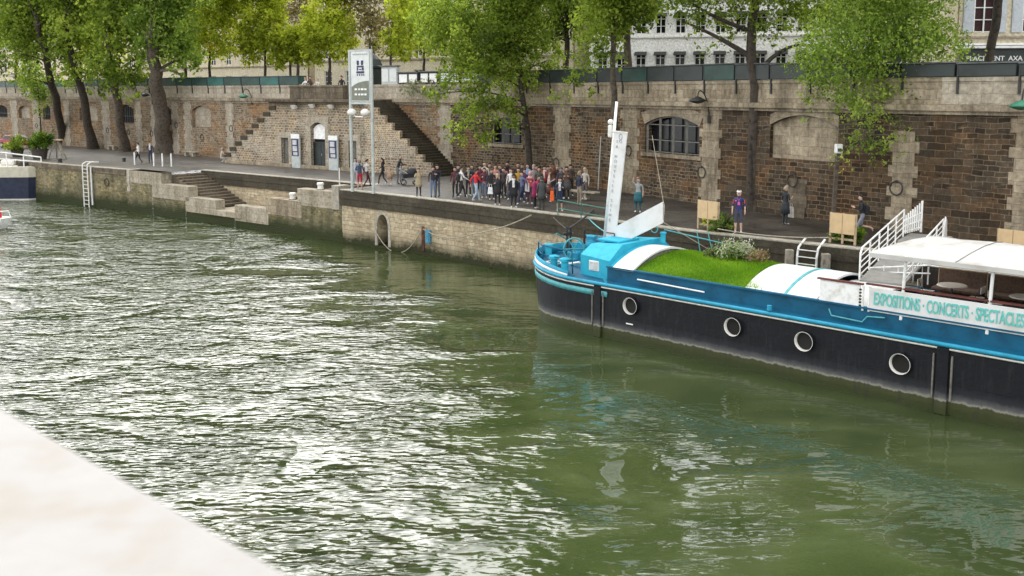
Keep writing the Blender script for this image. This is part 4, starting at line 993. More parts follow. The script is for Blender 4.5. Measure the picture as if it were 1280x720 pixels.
base=atz(-14,180,Q); tree('dark trunk tree at the very left edge of photo',base,[atd(-12,120,base.y),atd(-10,60,base.y)],.6,.3,[cl(-10,40,base.y,30,50),cl(5,80,base.y,20,20),cl(-20,-40,base.y,60,50)],15000,.33,'leaf_deep','bark_dark',16)
# --- street-level row, yellow green
G2='small yellowing street trees behind the parapet'
def stt(lab,u,dep,clumps,n,seed,mat,r0=.2,vt=60,bark='bark_dark',size=.3,ub=None,grp=G2,**k):
    p=atd(u if ub is None else ub,110,dep); base=Vector((p.x,p.y,ST)); top=atd(u,vt,dep)
    return tree(lab,base,[(base+top)/2,top],r0,r0*.5,clumps,n,size,mat,bark,seed,group=grp,**k)
stt('yellow green street tree nearest the thick quay trunk',262,103,[cl(262,45,103,30,34),cl(285,20,104,26,26),cl(245,25,104,22,26),cl(275,-25,104,40,35)],36000,21,'leaf_yellow')
stt('yellow green street tree left of the viewing platform',331,101,[cl(325,40,101,26,30),cl(310,55,101,22,22),cl(335,8,102,26,22),cl(318,-25,102,32,30)],30000,22,'leaf_yellow')
stt('low yellow green street tree just left of the platform people',363,100,[cl(362,55,100,22,22),cl(378,72,100,12,12),cl(350,75,100,14,10)],13000,23,'leaf_yellow',vt=50,r0=.17)
stt('golden yellow street tree above the viewing platform',412,98,[cl(412,30,98,30,32),cl(398,62,98,22,18),cl(430,60,98,20,20),cl(415,-25,99,38,30)],34000,24,'leaf_yellow',r0=.22)
stt('sparse autumn brown street tree behind the banner sign',462,96,[cl(465,30,96,22,26),cl(480,55,96,20,16),cl(455,-5,97,25,25),cl(490,15,96,16,22)],5200,25,'leaf_autumn',r0=.2)
stt('second sparse autumn street tree right of the banner sign',488,92,[cl(492,52,92,20,18),cl(508,60,92,16,14),cl(500,10,92,20,26)],5200,26,'leaf_yellow',vt=45,r0=.16)
stt('dark brown leaved tree far behind the yellow ones',372,130,[cl(370,15,130,26,30),cl(345,-10,130,30,30),cl(362,40,128,14,12)],7000,27,'leaf_autumn',r0=.3,grp=None)
stt('green street tree behind the straight quay trunk',232,112,[cl(232,60,112,28,26),cl(232,30,112,24,30),cl(225,-20,112,40,30),cl(200,60,112,16,16)],9000,28,'leaf_green',r0=.25)
stt('green street tree at far left behind the boxes',20,135,[cl(18,60,135,26,26),cl(50,60,135,24,22),cl(0,30,136,30,30),cl(40,10,137,40,30)],12000,29,'leaf_green',size=.4,r0=.3)
stt('green street tree behind second and third leaning trunks',100,128,[cl(105,70,128,22,18),cl(135,55,128,24,22),cl(120,20,128,40,30)],10000,30,'leaf_yellow',size=.4,r0=.3)
stt('leafy street tree between banner sign and central dark tree',530,98,[cl(530,25,98,30,34),cl(505,50,98,18,18),cl(550,55,98,20,18),cl(525,-30,99,40,30)],24000,61,'leaf_yellow',r0=.2)
stt('green street tree behind the crown of the central dark tree',640,96,[cl(640,30,96,34,34),cl(610,50,96,22,22),cl(665,55,96,18,18),cl(640,-30,97,50,30)],20000,62,'leaf_green',r0=.25,grp='street trees behind the dark boxes')
# --- central dark tree overhanging the wall
base=atz(664,228,Q); D=base.y
tree('dark dense tree overhanging wall above the crowd',base,[atd(661,180,D),atd(652,110,D),atd(645,40,D)],.26,.14,
 [cl(610,40,D,50,36),cl(560,30,D+2,42,34),cl(655,35,D,38,40),cl(585,85,D-1,36,26),cl(640,90,D,34,26),cl(600,130,D-2,32,24),cl(640,140,D-2,24,20),cl(575,160,D-2,22,17),cl(610,168,D-2,18,16),cl(545,118,D-1,20,12),cl(690,75,D,24,24),cl(640,-30,D,60,40)],90000,.20,'leaf_green','bark_dark',31,limbs=11)
s_=S(545)
leaves_t=thing('hanging_shrub','pale leafy shrub spilling over parapet right of the stairs','shrub',W.at(s_,.1,Q+6.5)); 
leaves('foliage',[cl(530,112,74,22,9),cl(560,118,73,24,12),cl(510,108,75,12,6),cl(585,118,72,18,12)],5200,.22,45,'leaf_pale',leaves_t); b=MB(); b.tube([W.at(s_,-.3,Q+6.3),W.at(s_,.2,Q+6.9),W.at(s_+1,.5,Q+6.2)],.05,5); b.build('stem','bark_dark',leaves_t,world=True)
stt('tall street tree with bare dark trunk right of the central tree',708,82,[cl(700,10,82,30,30),cl(725,35,82,20,20),cl(735,-10,82,40,30),cl(690,45,82,16,16),cl(700,-90,82,60,40),cl(730,-160,82,60,40)],17000,32,'leaf_green',r0=.33,vt=10,grp='street trees behind the dark boxes')
stt('pale mossy trunk street tree behind boxes left of white building windows',784,76,[cl(790,8,76,30,20),cl(765,25,76,26,22),cl(750,-20,76,40,30),cl(810,20,76,14,16),cl(790,-90,76,70,50),cl(760,-170,76,60,50)],16000,33,'leaf_green',r0=.42,vt=10,bark='bark_mid',grp='street trees behind the dark boxes')
# quay tree behind the mast
base=atz(770,243,Q); D=base.y
tree('slim tree with pale lower trunk behind the boat mast',base,[atd(769,170,D),atd(767,100,D),atd(765,20,D)],.24,.14,[cl(755,25,D,34,30),cl(790,20,D,28,20),cl(745,70,D,22,22),cl(772,72,D,12,16),cl(720,95,D,18,14),cl(700,120,D,14,12),cl(780,-30,D,60,40),cl(740,118,D,12,10),cl(770,-110,D,90,60),cl(740,-200,D+2,90,60),cl(800,-280,D,90,70),cl(760,-380,D+2,80,70)],40000,.19,'leaf_green','bark_mid',34,limbs=7)
# tree at 940
base=atz(947,264,Q); D=base.y
tree('big double trunk tree rising right of the man in navy',base,[atd(944,190,D),atd(942,110,D),atd(940,40,D),atd(944,-20,D)],.36,.2,[cl(860,15,D,34,16),cl(905,20,D+1,26,22),cl(960,30,D,28,22),cl(905,52,D,16,12),cl(930,-40,D,80,40),cl(880,62,D,14,10),cl(870,38,D,16,9),cl(850,-15,D,40,20),cl(1010,0,D+1,40,26),cl(880,-110,D+1,90,50),cl(990,-140,D,90,60),cl(930,-230,D,110,70),cl(900,-340,D,100,70),cl(960,-440,D,90,70)],42000,.16,'leaf_green','bark_dark',35,limbs=6,
 extra=[((atd(944,75,D),atd(900,45,D),atd(852,26,D)),.16),((atd(942,40,D),atd(880,20,D),atd(850,-8,D)),.13),((atd(944,95,D),atd(985,40,D),atd(1030,62,D)),.14),((base+Vector((-.35,-.1,-.1)),atd(936,190,D),atd(941,90,D)),.22)],limbr=.25)
# bright tree at 1130
base=atz(1131,287,Q); D=base.y
tree('slim trunk tree with bright green low crown right of the lamp post',base,[atd(1130,220,D),atd(1128,140,D),atd(1130,60,D)],.16,.09,
 [cl(1055,60,D,50,42),cl(1120,45,D,54,46),cl(1168,48,D,34,34),cl(1015,75,D,30,26),cl(1030,105,D,30,24),cl(1070,125,D-.5,32,28),cl(1120,105,D,34,30),cl(1175,120,D-.5,38,24),cl(1215,140,D-.5,20,14),cl(1070,175,D-.5,20,20),cl(1105,185,D-.5,22,18),cl(1140,160,D-.5,28,20),cl(1090,205,D-.5,10,10),cl(1180,158,D-.5,22,14),cl(1120,-30,D,80,44),cl(1015,140,D-.5,14,16),cl(1050,200,D-.5,14,14),cl(1085,150,D-.5,22,18),cl(1200,125,D-.5,18,12),cl(1090,-110,D,80,50),cl(1150,-120,D,80,50)],62000,.135,'leaf_bright','bark_mid',36,limbs=11,limbr=.3)
stt('street tree with dark trunk behind the bright green crown',1092,66,[cl(1050,15,66,46,26),cl(1110,10,66,40,30),cl(1010,20,66,24,24),cl(1090,-40,66,60,40),cl(1060,-130,66,90,60),cl(1130,-220,66,100,70),cl(1060,-330,66,100,80),cl(1120,-440,66,80,70)],32000,37,'leaf_green',r0=.35,vt=0,size=.2,grp='street trees behind the dark boxes')
p=atd(1228,112,50); base=Vector((p.x,p.y,ST))
tree('dark leaning street tree in front of the cream building',base,[atd(1236,80,50),atd(1246,20,49),atd(1256,-40,48)],.26,.2,[cl(1205,50,49,16,14),cl(1216,72,49,18,12),cl(1200,78,49,14,9),cl(1270,-60,48,60,30),cl(1222,-5,48,12,9),cl(1240,85,49,12,8),cl(1290,-150,48,90,60),cl(1230,-260,48,100,70),cl(1290,-370,49,100,80),cl(1380,-200,48,90,80),cl(1400,-60,48,60,40)],23000,.15,'leaf_green','bark_dark',38,limbs=4,group='street trees behind the dark boxes')
# plants near the screens, tubs
def bush(lab,c,r,n,mat,size=.1,seed=5,name='shrub',cat='shrub',tub=False,grp=None):
    t=thing(name,lab,cat,c,0,grp); z=0
    if tub:
        b=MB(); b.lathe((0,0,0),[(r*.55,0),(r*.7,r*.8),(r*.78,r*.82),(r*.78,r*.92),(r*.6,r*.92)],12); b.build('planter','terracotta',t); z=r*.9
    c=Vector(c); leaves('foliage',[(c.x,c.y,c.z+z+r*.6,r,r,r*.75),(c.x+r*.3,c.y,c.z+z+r*1.0,r*.6,r*.6,r*.5)],n,size,seed,mat,t,sub=20,tw=.16); 
    b=MB(); 
    for k in range(5): b.tube([c+Vector((0,0,z)),c+Vector((math.cos(k*1.3)*r*.5,math.sin(k*1.3)*r*.5,z+r*.9))],.02,5)
    b.build('stem','bark_dark',t,world=True)
for i,(c,a,w) in enumerate(PB):
    d=Vector((math.cos(a),math.sin(a),0)); n=Vector((-d.y,d.x,0))
    names=[('yellow green plant left behind the screen by the man in navy','yellow green plant right behind the screen by the man in navy'),('green plant left behind the screen by the running person','green plant right behind the screen by the running person'),('green plant left behind the rightmost screen','green plant right behind the rightmost screen')][i]
    for k,f in enumerate((-.28,.25)): bush(names[k],c+d*w*f+n*.5,.42,500,'leaf_shrub' if i else ('leaf_yellow' if k==0 else 'leaf_shrub'),.13,50+i*2+k,grp='plants behind the screens')
c,a,w=PB[0]; bush('dark green bushy plant right beside the screen near the man',c+Vector((math.cos(a),math.sin(a),0))*(w/2+.35)+Vector((0,.2,0)),.45,900,'leaf_deep',.12,60)
p=atz(50,199,Q); bush('bright leafy shrub in a tub beside the moored boat',p,1.0,2600,'leaf_shrub',.2,61,tub=True)
p=atz(22,196,Q); bush('smaller green shrub behind the moored boat railing',p,.8,1500,'leaf_green',.2,62,tub=True)
# slim post with box
p=W.at(W.S(1041,1.0),1.0,Q); zt_=H-(179-115.7)/1200*p.y
t=thing('camera_post','brown post topped by a white camera box','post',p)
q=atd(1047.5,190,p.y)
b=MB(); b.ext(p,q,.16,.16,.01); b.build('post_shaft','bark_mid',t,world=True)
b=MB(); b.box(q+Vector((0,-.05,.15)),(.30,.3,.42),bev=.03); b.build('camera_box','white_paint',t,world=True); b=MB(); b.box(q+Vector((0,-.21,.1)),(.16,.03,.14)); b.build('camera_lens','iron',t,world=True)
# thin cable / pole left of mast
b=MB(); sA=S(752); b.tube([W.at(sA,.3,Q),W.at(sA,.12,Q+3.3)],.035,6); o=b.build('leaning_pole','steel_grey'); tag(o,'thin pole leaning on wall left of the boat mast','pole'); 
# trestle
p=atz(72,199,Q); t=thing('trestle','wooden trestle stand on quay right of the leafy tub','trestle',p,R(-20))
b=MB(); b.box((0,0,1.75),(1.2,.35,.14),bev=.02); b.build('top_beam','wood_pale',t)
for x,y in ((-.75,-.3),(.75,.3),(-.5,.4),(.9,-.2)): b=MB(); b.ext((x,y,0),(x*.2,y*.2,1.7),.1,.1); b.build('leg','wood_grey',t)
# ================================================================ RED CAR
p=atz(20,185,Q); t=thing('parked_car','dark red car parked on quay at the left edge','car',p,R(-38))
prof=[(-2.1,.35),(-2.12,.75),(-1.9,.95),(-1.3,1.0),(-.7,1.42),(.7,1.45),(1.35,1.0),(2.0,.85),(2.15,.6),(2.1,.35)]
b=MB(); b.prism([(x,-.85,z) for x,z in prof],(0,1.7,0)); o=b.build('body','car_red',t); bm=o.modifiers.new('bev','BEVEL'); bm.width=.08; bm.segments=2
b=MB()
for y in (-.862,.83): b.prism([(-1.15,y,1.0),(1.15,y,1.0),(.62,y,1.36),(-.62,y,1.36)],(0,.03,0))
b.prism([(1.31,-.7,1.06),(1.31,.7,1.06),(.78,.65,1.42),(.78,-.65,1.42)],(.03,0,.02)); b.build('side_windows','car_glass',t)
for x in (-1.3,1.3):
    for y in (-.86,.86):
        b=MB(); b.lathe((x,y-.1,.33),[(.2,0),(.33,.03),(.33,.17),(.2,.2)],16,'Y'); w_=b.build('wheel','tyre',t); b=MB(); b.lathe((x,y-.11,.33),[(.02,0),(.18,.0),(.18,.22),(.02,.22)],10,'Y'); b.build('rim','steel_grey',w_)
for y in (-.6,.6): b=MB(); b.box((2.09,y,.68),(.08,.3,.14),bev=.02); b.build('headlight','bulb_white',t)
# ================================================================ BUILDINGS
def building(lab,p0,p1,z0,zt,cols,rows,fmat,win,name='building',first=1.,sill='ashlar',paint='white_paint',shut=None,awn=None,glass='black_glass',depthb=10,curt=None,split=True):
    p0=Vector(p0);p1=Vector(p1); d=(p1-p0); Lg=d.length; d=d.normalized(); ang=math.atan2(d.y,d.x); t=thing(name,lab,'building',(p0.x,p0.y,z0),ang)
    Hh=zt-z0; P_=PL([(0,0),(Lg,0)]); wv=MB(); ops_all=[]
    ww,wh,x0,dx=win
    for (zb) in rows: pass
    zz=0.
    rws=list(rows)
    bounds=[0]+[ (rws[i]+wh+rws[i+1])/2 for i in range(len(rws)-1)]+[Hh]
    for ri,zb in enumerate(rws):
        ops=[(x0+dx*c,x0+dx*c+ww,zb,zb+wh,zb+wh) for c in range(cols) if x0+dx*c+ww<Lg-.2]
        wall_face(wv,P_,0,Lg,bounds[ri],bounds[ri+1],ops,0,6.,.28,None)
        for o in ops:
            b=MB(); xm=(o[0]+o[1])/2
            for x in (o[0]+.05,xm,o[1]-.05): b.box((x,.14,zb+wh/2),(.09,.08,wh))
            for z_ in (zb+.05,zb+wh*.36,zb+wh*.70,zb+wh-.05): b.box((xm,.145,z_),(ww,.06,.06))
            f=b.build('window',paint,t); b=MB(); b.box((xm,.22,zb+wh/2),(ww,.02,wh)); b.build('pane',glass if not curt else curt,f)
            if shut:
                for s_ in (-1,1):
                    b=MB(); xs=o[0]-ww*.27 if s_<0 else o[1]+ww*.27; b.box((xs,-.06,zb+wh/2),(ww*.5,.05,wh+.05),bev=.01); b.box((xs,-.095,zb+wh*.5),(ww*.38,.02,wh*.42)); sh=b.build('shutter',shut,t)
            if awn:
                b=MB(); b.prism([(o[0]-.1,-.05,zb+wh),(o[0]-.1,-.05,zb+wh-.05),(o[0]-.1,-.75,zb+wh-.42),(o[0]-.1,-.78,zb+wh-.36)],(ww+.2,0,0)); b.build('awning',awn,t)
    wv.build('facade',fmat,t)
    b=MB(); b.box((Lg/2,depthb/2+.3,Hh/2),(Lg,depthb,Hh-.02)); b.build('side_walls',fmat,t)
    b=MB(); 
    for zb in rws: b.box((Lg/2,-.08,zb-.32),(Lg+.2,.2,.16))
    b.build('string_course',sill,t)
    b=MB(); b.prism([(-.4,-.4,Hh),(Lg+.4,-.4,Hh),(Lg+.4,3,Hh+3.5),(-.4,3,Hh+3.5)],(0,.01,.0)); b.prism([(-.4,-.4,Hh+.01),(-.4,depthb,Hh+.01),(-.4,depthb-2,Hh+3.5),(-.4,3,Hh+3.5)],(Lg+.8,0,0)); b.build('roof','slate',t)
    return t
# long cream facades behind the left trees
building('cream stone building behind the yellow street trees',(-70,165),(-28,133),ST,ST+17,11,[.9,4.6,8.2,11.8],'facade_cream',(1.25,2.1,1.3,3.7))
building('pale cream building left behind the leaning trees',(-118,205),(-72,168),ST,ST+16,10,[.9,4.4,7.9,11.4],'facade_cream',(1.3,2.0,1.5,4.4))
building('cream building between banner sign and dark tree',(-26,128),(6.6,104.4),ST,ST+17,9,[1.2,4.9,8.5,12.],'facade_cream',(1.35,2.1,1.8,3.9))
wb=building('white building with dark window hoods behind the boxes',(8,101),(40,93),ST,ST+17,14,[2.6,6.5,10.1,13.4],'facade_white',(1.05,2.1,.9,1.98),awn='iron',sill='facade_white')
rb=building('cream corner building with shutters and black shopfront',(30.0,65.5),(52,63.0),ST,ST+14,5,[4.55,8.3,11.4],'facade_cream',(1.35,2.35,.95,3.1),shut='shutter_grey',curt='curtain_red')
# shopfront on the right building
b=MB(); b.box((11,-.35,3.55),(22.2,.9,.16)); b.box((11,-.2,3.75),(22.2,.5,.12)); b.build('shop_cornice','white_paint',rb)
b=MB(); b.box((11,-.25,2.95),(21.8,.35,.95),bev=.02); b.build('fascia','box_dark',rb)
b=MB(); b.box((11,-.1,1.2),(21.8,.12,2.5)); b.build('shop_glass','black_glass',rb)
def text(s,size,mat,parent,loc,rot,name='lettering',ext=.012,align='CENTER',offset=.0,sx=1.):
    cu=bpy.data.curves.new(name,'FONT'); cu.body=s; cu.size=size; cu.extrude=ext; cu.align_x=align; cu.align_y='CENTER'; cu.offset=offset; cu.materials.append(M[mat])
    o=bpy.data.objects.new(name,cu); bpy.context.scene.collection.objects.link(o); dg=bpy.context.evaluated_depsgraph_get(); me=bpy.data.meshes.new_from_object(o.evaluated_get(dg)); bpy.data.objects.remove(o)
    o=bpy.data.objects.new(name,me); C.objects.link(o); o.parent=parent; o.location=loc; o.rotation_euler=rot; o.scale=(sx,1,1); return o
text('PLACEMENT  AXA',.44,'white_paint',rb,(.45,-.445,2.80),(R(90),0,0),align='LEFT',offset=.008)
# ================================================================ THE BARGE
T0=Vector((1.70,41.04,0)); BA=math.atan2(-.697,.717)
a2=Vector((math.cos(BA),math.sin(BA))); n2=Vector((-a2.y,a2.x))
def bt(u,v,y=-2.5): return lfr(u,v,y,Vector((T0.x,T0.y)),a2,n2)
bg=thing('river_barge','long black and blue barge with lawn roof and white awning','barge',T0,BA)
HB=2.5; LBOW=3.1; LEN=36.
def hw(x): 
    if x<=0: return 0.
    if x<LBOW: return HB*(1-(1-x/LBOW)**2.3)**(1/2.3)
    if x>LEN-4: return HB*(1-((x-LEN+4)/4)**3*.6)
    return HB
xs_=[0,.03,.12,.3,.55,.85,1.2,1.6,2.1,2.6,3.1]+[3.1+i*1.0 for i in range(1,30)]+[33,34,35,36]
xs_=sorted(set(xs_))
def outline(k=1.,sh=0.):
    L_=[(x+sh*(1-min(x,LBOW)/LBOW),-hw(x)*k) for x in xs_]
    R_=[(x+sh*(1-min(x,LBOW)/LBOW),hw(x)*k) for x in xs_[::-1]]
    return L_+R_
def rubz(x): return 2.08+.30*max(0,(3.5-x)/3.5)**1.5
lv=[(-.6,.97,.35),(0,.985,.28),(.5,.992,.2),(1.2,1.,.1),(1.75,1.,.03),(None,1.,0.)]
b=MB(); rings=[]
for z,k,sh in lv: rings.append([(p[0],p[1],(z if z is not None else rubz(p[0]))) for p in outline(k,sh)])
n=len(rings[0]); vs=[p for r in rings for p in r]; fs=[]
for i in range(len(rings)-1):
    for j in range(n): fs.append((i*n+j,i*n+(j+1)%n,(i+1)*n+(j+1)%n,(i+1)*n+j))
fs.append(tuple(range(n))[::-1])
b.add(vs,fs); hull=b.build('hull','hull_black',bg); smoothby(hull,50)
NX=len(xs_)
def along(x0,x1,k=1.,z=0.,dy=0.,side=-1,step=.25,zf=None):
    pts=[]; m=int((x1-x0)/step)+1
    for i in range(m+1):
        x=x0+(x1-x0)*i/m; pts.append(Vector((x,side*(hw(x)+dy),(zf(x) if zf else z))))
    return pts
def bowline(x1,dy,zf,step=None):
    xs2=[x for x in xs_ if x<=x1]
    L_=[Vector((x-dy*(1 if x<.01 else 0),-(hw(x)+ (dy if x>.01 else 0)),zf(x))) for x in xs2[::-1]]; R_=[Vector((x,(hw(x)+dy),zf(x))) for x in xs2[1:]]
    return L_+R_
def band(pts_lo,pts_hi,name,mat,th=.02):
    b=MB(); vs=list(pts_lo)+list(pts_hi); n=len(pts_lo); b.add(vs,[(i,i+1,n+i+1,n+i) for i in range(n-1)]); o=b.build(name,mat,bg,smooth=True); 
    m=o.modifiers.new('sol','SOLIDIFY'); m.thickness=th; m.offset=0; return o
# rubbing rails
full=lambda dy,zf: bowline(LEN,dy,zf)
b=MB(); b.tube(full(.05,lambda x:rubz(x)),.07,6,False); b.build('rubbing_rail','blue_light',bg,smooth=True)
b=MB(); b.tube(full(.02,lambda x:rubz(x)-.12),.035,5,False); b.build('lower_rail','flood_white',bg,smooth=True)
# white and teal bow stripes
band(bowline(4.0,.03,lambda x:rubz(x)+.07),bowline(4.0,.03,lambda x:rubz(x)+.07+.16*max(.10,1.25-x/4)),'bow_stripe','white_paint')
band(bowline(5.6,.02,lambda x:rubz(x)-.48),bowline(5.6,.02,lambda x:rubz(x)-.27),'teal_stripe','teal_stripe')
# side deck and bulwark
b=MB(); ol=outline(); b.add([(p[0],p[1],rubz(p[0])+.02) for p in ol],[tuple(range(len(ol)))]); b.build('deck','blue_deck',bg)
band(bowline(3.6,-.03,lambda x:rubz(x)+.02),bowline(3.6,-.03,lambda x:rubz(x)+.36*max(0,1-(x/3.6))**.35+.06),'bulwark','blue_light',.05)
# coaming
CW=2.12; cz=2.68
b=MB(); x0c=4.8
for s_ in(-1,1): b.box(((x0c+LEN-3)/2,s_*CW,(2.08+cz)/2),(LEN-3-x0c,.06,cz-2.08))
b.build('coaming','blue_deck',bg)
b=MB()
for s_ in(-1,1): b.box(((x0c+LEN-3)/2,s_*(CW+.03),cz+.02),(LEN-3-x0c,.16,.05))
b.build('coaming_rail','blue_deck',bg)
b=MB(); b.tube([(6.3,-CW-.12,2.42),(9.2,-CW-.12,2.36)],.03,6); b.build('hand_rod','white_paint',bg)
b=MB(); b.tube([(13.8,-CW-.1,2.5),(13.9,-CW-.12,2.3),(14.9,-CW-.12,2.26),(15.05,-CW-.1,2.45),(15.6,-CW-.1,2.5)],.025,6); b.build('boat_hook_rod','copper_teal',bg)
b=MB(); b.tube([(11.9,-HB-.05,2.2),(11.9,-HB-.05,2.36)],.08,8); b.build('cleat','blue_light',bg); b=MB(); b.tube([(5.,-HB+.05,2.1),(4.9,-HB+.05,2.3)],.06,8); b.build('cleat','blue_light',bg)
# portholes
for u,v in ((790,382),(918,408),(1007,426),(1127,454),(1262,490)):
    x,z=bt(u,v)
    if u==1262: x=21.5; z=1.3
    b=MB(); prof=[(.292,.0),(.302,-.15),(.312,-.16),(.318,-.15)]
    seg=28; vs=[];fs=[]
    for r,yy in prof:
        for k in range(seg): a=2*math.pi*k/seg; vs.append((x+r*math.cos(a),-HB+yy,z+r*math.sin(a)))
    for i in range(len(prof)-1):
        for k in range(seg): fs.append((i*seg+k,i*seg+(k+1)%seg,(i+1)*seg+(k+1)%seg,(i+1)*seg+k))
    b.add(vs,fs); ph=b.build('porthole','flood_white',bg,smooth=True)
    b=MB(); b.lathe((x,-HB-.012,z),[(.29,0),(.29,.02)],28,'Y'); b.build('porthole_glass','void_dark',ph)
    b=MB(); vs=[];fs=[]
    for r,yy in ((.318,-.15),(.335,0.)):
        for k in range(seg): a=2*math.pi*k/seg; vs.append((x+r*math.cos(a),-HB+yy,z+r*math.sin(a)))
    for k in range(seg): fs.append((k,(k+1)%seg,seg+(k+1)%seg,seg+k))
    b.add(vs,fs); b.build('porthole_collar','hull_black',ph,smooth=True)
# vertical fender guides on the hull
for u in (747,1180):
    x=bt(u,430)[0]; b=MB(); b.box((x,-HB-.03,1.0),(.34,.10,2.0),bev=.02); b.build('fender_guide','hull_black',bg)
    b=MB(); 
    for s_ in(-1,1): b.box((x+s_*.26,-HB-.02,1.1),(.05,.08,1.35),bev=.01)
    b.build('guide_edge','grille',bg)
# anchor mark
b=MB(); x,z=bt(787,405); b.box((x,-HB-.01,z),(.32,.03,.05),bev=.01); b.build('hull_mark','white_paint',bg)
# --- foredeck gear
def rail(pts,name='rail',r=.03,mat='copper_teal'):
    b=MB(); b.tube(pts,r,6); return b.build(name,mat,bg,smooth=True)
z1=2.95
rail([(.5,-1.35,2.3),(.5,-1.35,3.12),(1.2,-1.95,3.12),(3.1,-2.25,3.10),(3.15,-2.25,2.2)],'bow_railing',.03,'blue_deck')
rail([(1.3,-1.98,2.3),(1.3,-1.98,3.12)],'railing_post',.025,'blue_deck'); rail([(.5,-1.35,2.75),(1.2,-1.95,2.75),(3.1,-2.25,2.72)],'bow_railing',.02,'blue_deck')
rail([(.35,1.2,2.3),(.1,.9,2.9),(.15,.2,3.25),(.5,-.3,3.3)],'bow_railing',.03)
rail([(.5,1.5,2.3),(.6,1.5,3.1),(3.2,2.3,3.1),(3.2,2.3,2.2)],'bow_railing',.025)
b=MB(); b.torus((1.75,-.55,2.85),(1,-.6,0),.45,.035,18,6); 
for k in range(3):
    a=math.pi*k/3; dx=Vector((.5,.83,0)).normalized(); b.tube([Vector((1.75,-.55,2.85))+dx*.44*math.cos(a)+Vector((0,0,.44*math.sin(a))),Vector((1.75,-.55,2.85))-dx*.44*math.cos(a)-Vector((0,0,.44*math.sin(a)))],.025,5)
b.build('winch_wheel','copper_teal',bg)
b=MB(); b.lathe((1.6,-.1,2.75),[(.3,0),(.34,.05),(.2,.1),(.2,.8),(.34,.85),(.3,.9)],14,'Y'); b.box((1.6,.1,2.4),(.6,1.2,.6),bev=.05); b.box((1.55,.9,2.75),(.5,.3,1.0),bev=.05); b.build('windlass','blue_light',bg)
b=MB(); b.tube([(1.2,-.3,2.3),(1.15,-.3,3.7)],.06,8); b.tube([(1.6,.3,2.6),(1.6,.3,3.55)],.05,8); b.box((1.15,-.3,3.4),(.12,.5,.1)); b.tube([(1.0,.1,2.5),(1.0,.1,3.6)],.05,6); b.build('jack_staff','iron',bg)
b=MB(); b.lathe((2.25,.5,3.05),[(.02,0),(.3,.02),(.3,.7),(.02,.72)],12,'X'); b.build('cable_drum','blue_deck',bg)
for x,y in ((1.9,-1.95),(2.65,-2.15)):
    b=MB(); b.lathe((x,y,2.12),[(.22,0),(.22,.05),(.15,.06),(.15,.5),(.22,.52),(.22,.62),(.12,.66)],14); b.tube([(x-.28,y,2.5),(x+.28,y,2.5)],.03,6); b.build('mooring_bitts','cyan_paint',bg)
b=MB(); b.lathe((.75,-1.0,2.5),[(.14,0),(.14,.4),(.2,.42),(.2,.5)],12); b.build('mooring_bitts','cyan_paint',bg)
b=MB(); b.lathe((2.9,-.9,2.2),[(.16,0),(.2,.5),(.2,.55)],12); b.build('white_bucket','white_paint',bg)
b=MB()
for k in range(4): b.torus((1.5,-1.25,2.25+.05*k),(0,0,1),.42-.03*k,.04,18,5,1.)
b.build('rope_coil','rope',bg)
b=MB(); b.tube([(1.0,-1.7,2.3),(1.5,-1.6,2.45),(2.1,-1.2,2.35),(2.7,-1.3,2.5)],.05,6); b.prism([(1.2,-1.8,2.32),(2.1,-1.5,2.34),(1.7,-1.1,2.34)],(0,0,.05)); b.build('folded_sheet','white_paint',bg)
# --- cabin
def prismx(name,mat,sec0,x0,sec1,x1):
    b=MB(); n=len(sec0); vs=[(x0,y,z) for y,z in sec0]+[(x1,y,z) for y,z in sec1]; b.add(vs,[tuple(range(n))[::-1],tuple(range(n,2*n))]+[(i,(i+1)%n,n+(i+1)%n,n+i) for i in range(n)]); return b.build(name,mat,bg)
def arch(w,zb,zc_,n=12,th=0):
    return [(-w*math.cos(math.pi*i/n) if False else -w+2*w*i/n, zb+(zc_-zb)*(1-(2*i/n-1)**2)**.8) for i in range(n+1)]
sec=[(-1.95,2.1),(1.95,2.1),(1.95,2.95),(1.3,3.33),(-1.3,3.33),(-1.95,2.98)]
prismx('cabin','cyan_paint',sec,3.3,[(-2.08,2.1),(2.08,2.1),(2.08,2.9),(1.3,3.45),(-1.3,3.45),(-2.08,2.9)],4.85)
b=MB(); b.box((4.05,-2.03,2.62),(.5,.05,.40),bev=.02); wf=b.build('cabin_window','sign_pale',bg); b=MB(); b.box((4.05,-2.062,2.62),(.34,.02,.28)); b.build('pane','poster',wf)
b=MB(); b.box((3.9,-.3,3.46),(1.1,1.3,.09),bev=.02); b.build('hatch_cover','cyan_paint',bg)
for x,y in ((3.5,.6),(3.8,.8),(5.2,.9)): b=MB(); b.lathe((x,y,3.35),[(.1,0),(.1,.32),(.13,.33),(.13,.4)],10); b.build('vent_pipe','cyan_paint',bg)
# blue wedge roof between cabin and arch
def archroof(x0,x1,zb,zcn,mat,name,w=CW,th=.07,x0t=0.,n=16):
    """thin curved hatch roof"""
    b=MB(); outer_=[];inner_=[]
    for i in range(n+1):
        f=2*i/n-1; y=w*f; z=zb+(zcn-zb)*(1-f*f); outer_.append((y,z)); inner_.append((y*.985,z-th))
    loop=outer_+inner_[::-1]; m=len(loop); k=max(1,int((x1-x0)/1.2))
    vs=[];fs=[]
    for q in range(k+1):
        x=x0+(x1-x0)*q/k; vs+=[(x,y,z) for y,z in loop]
    for q in range(k):
        for i in range(m): fs.append((q*m+i,q*m+(i+1)%m,(q+1)*m+(i+1)%m,(q+1)*m+i))
    fs.append(tuple(range(m))[::-1]); fs.append(tuple(k*m+i for i in range(m)))
    b.add(vs,fs); o=b.build(name,mat,bg); smoothby(o,30); return o
archroof(4.8,5.35,2.70,3.30,'cyan_paint','front_hatch',w=2.1)
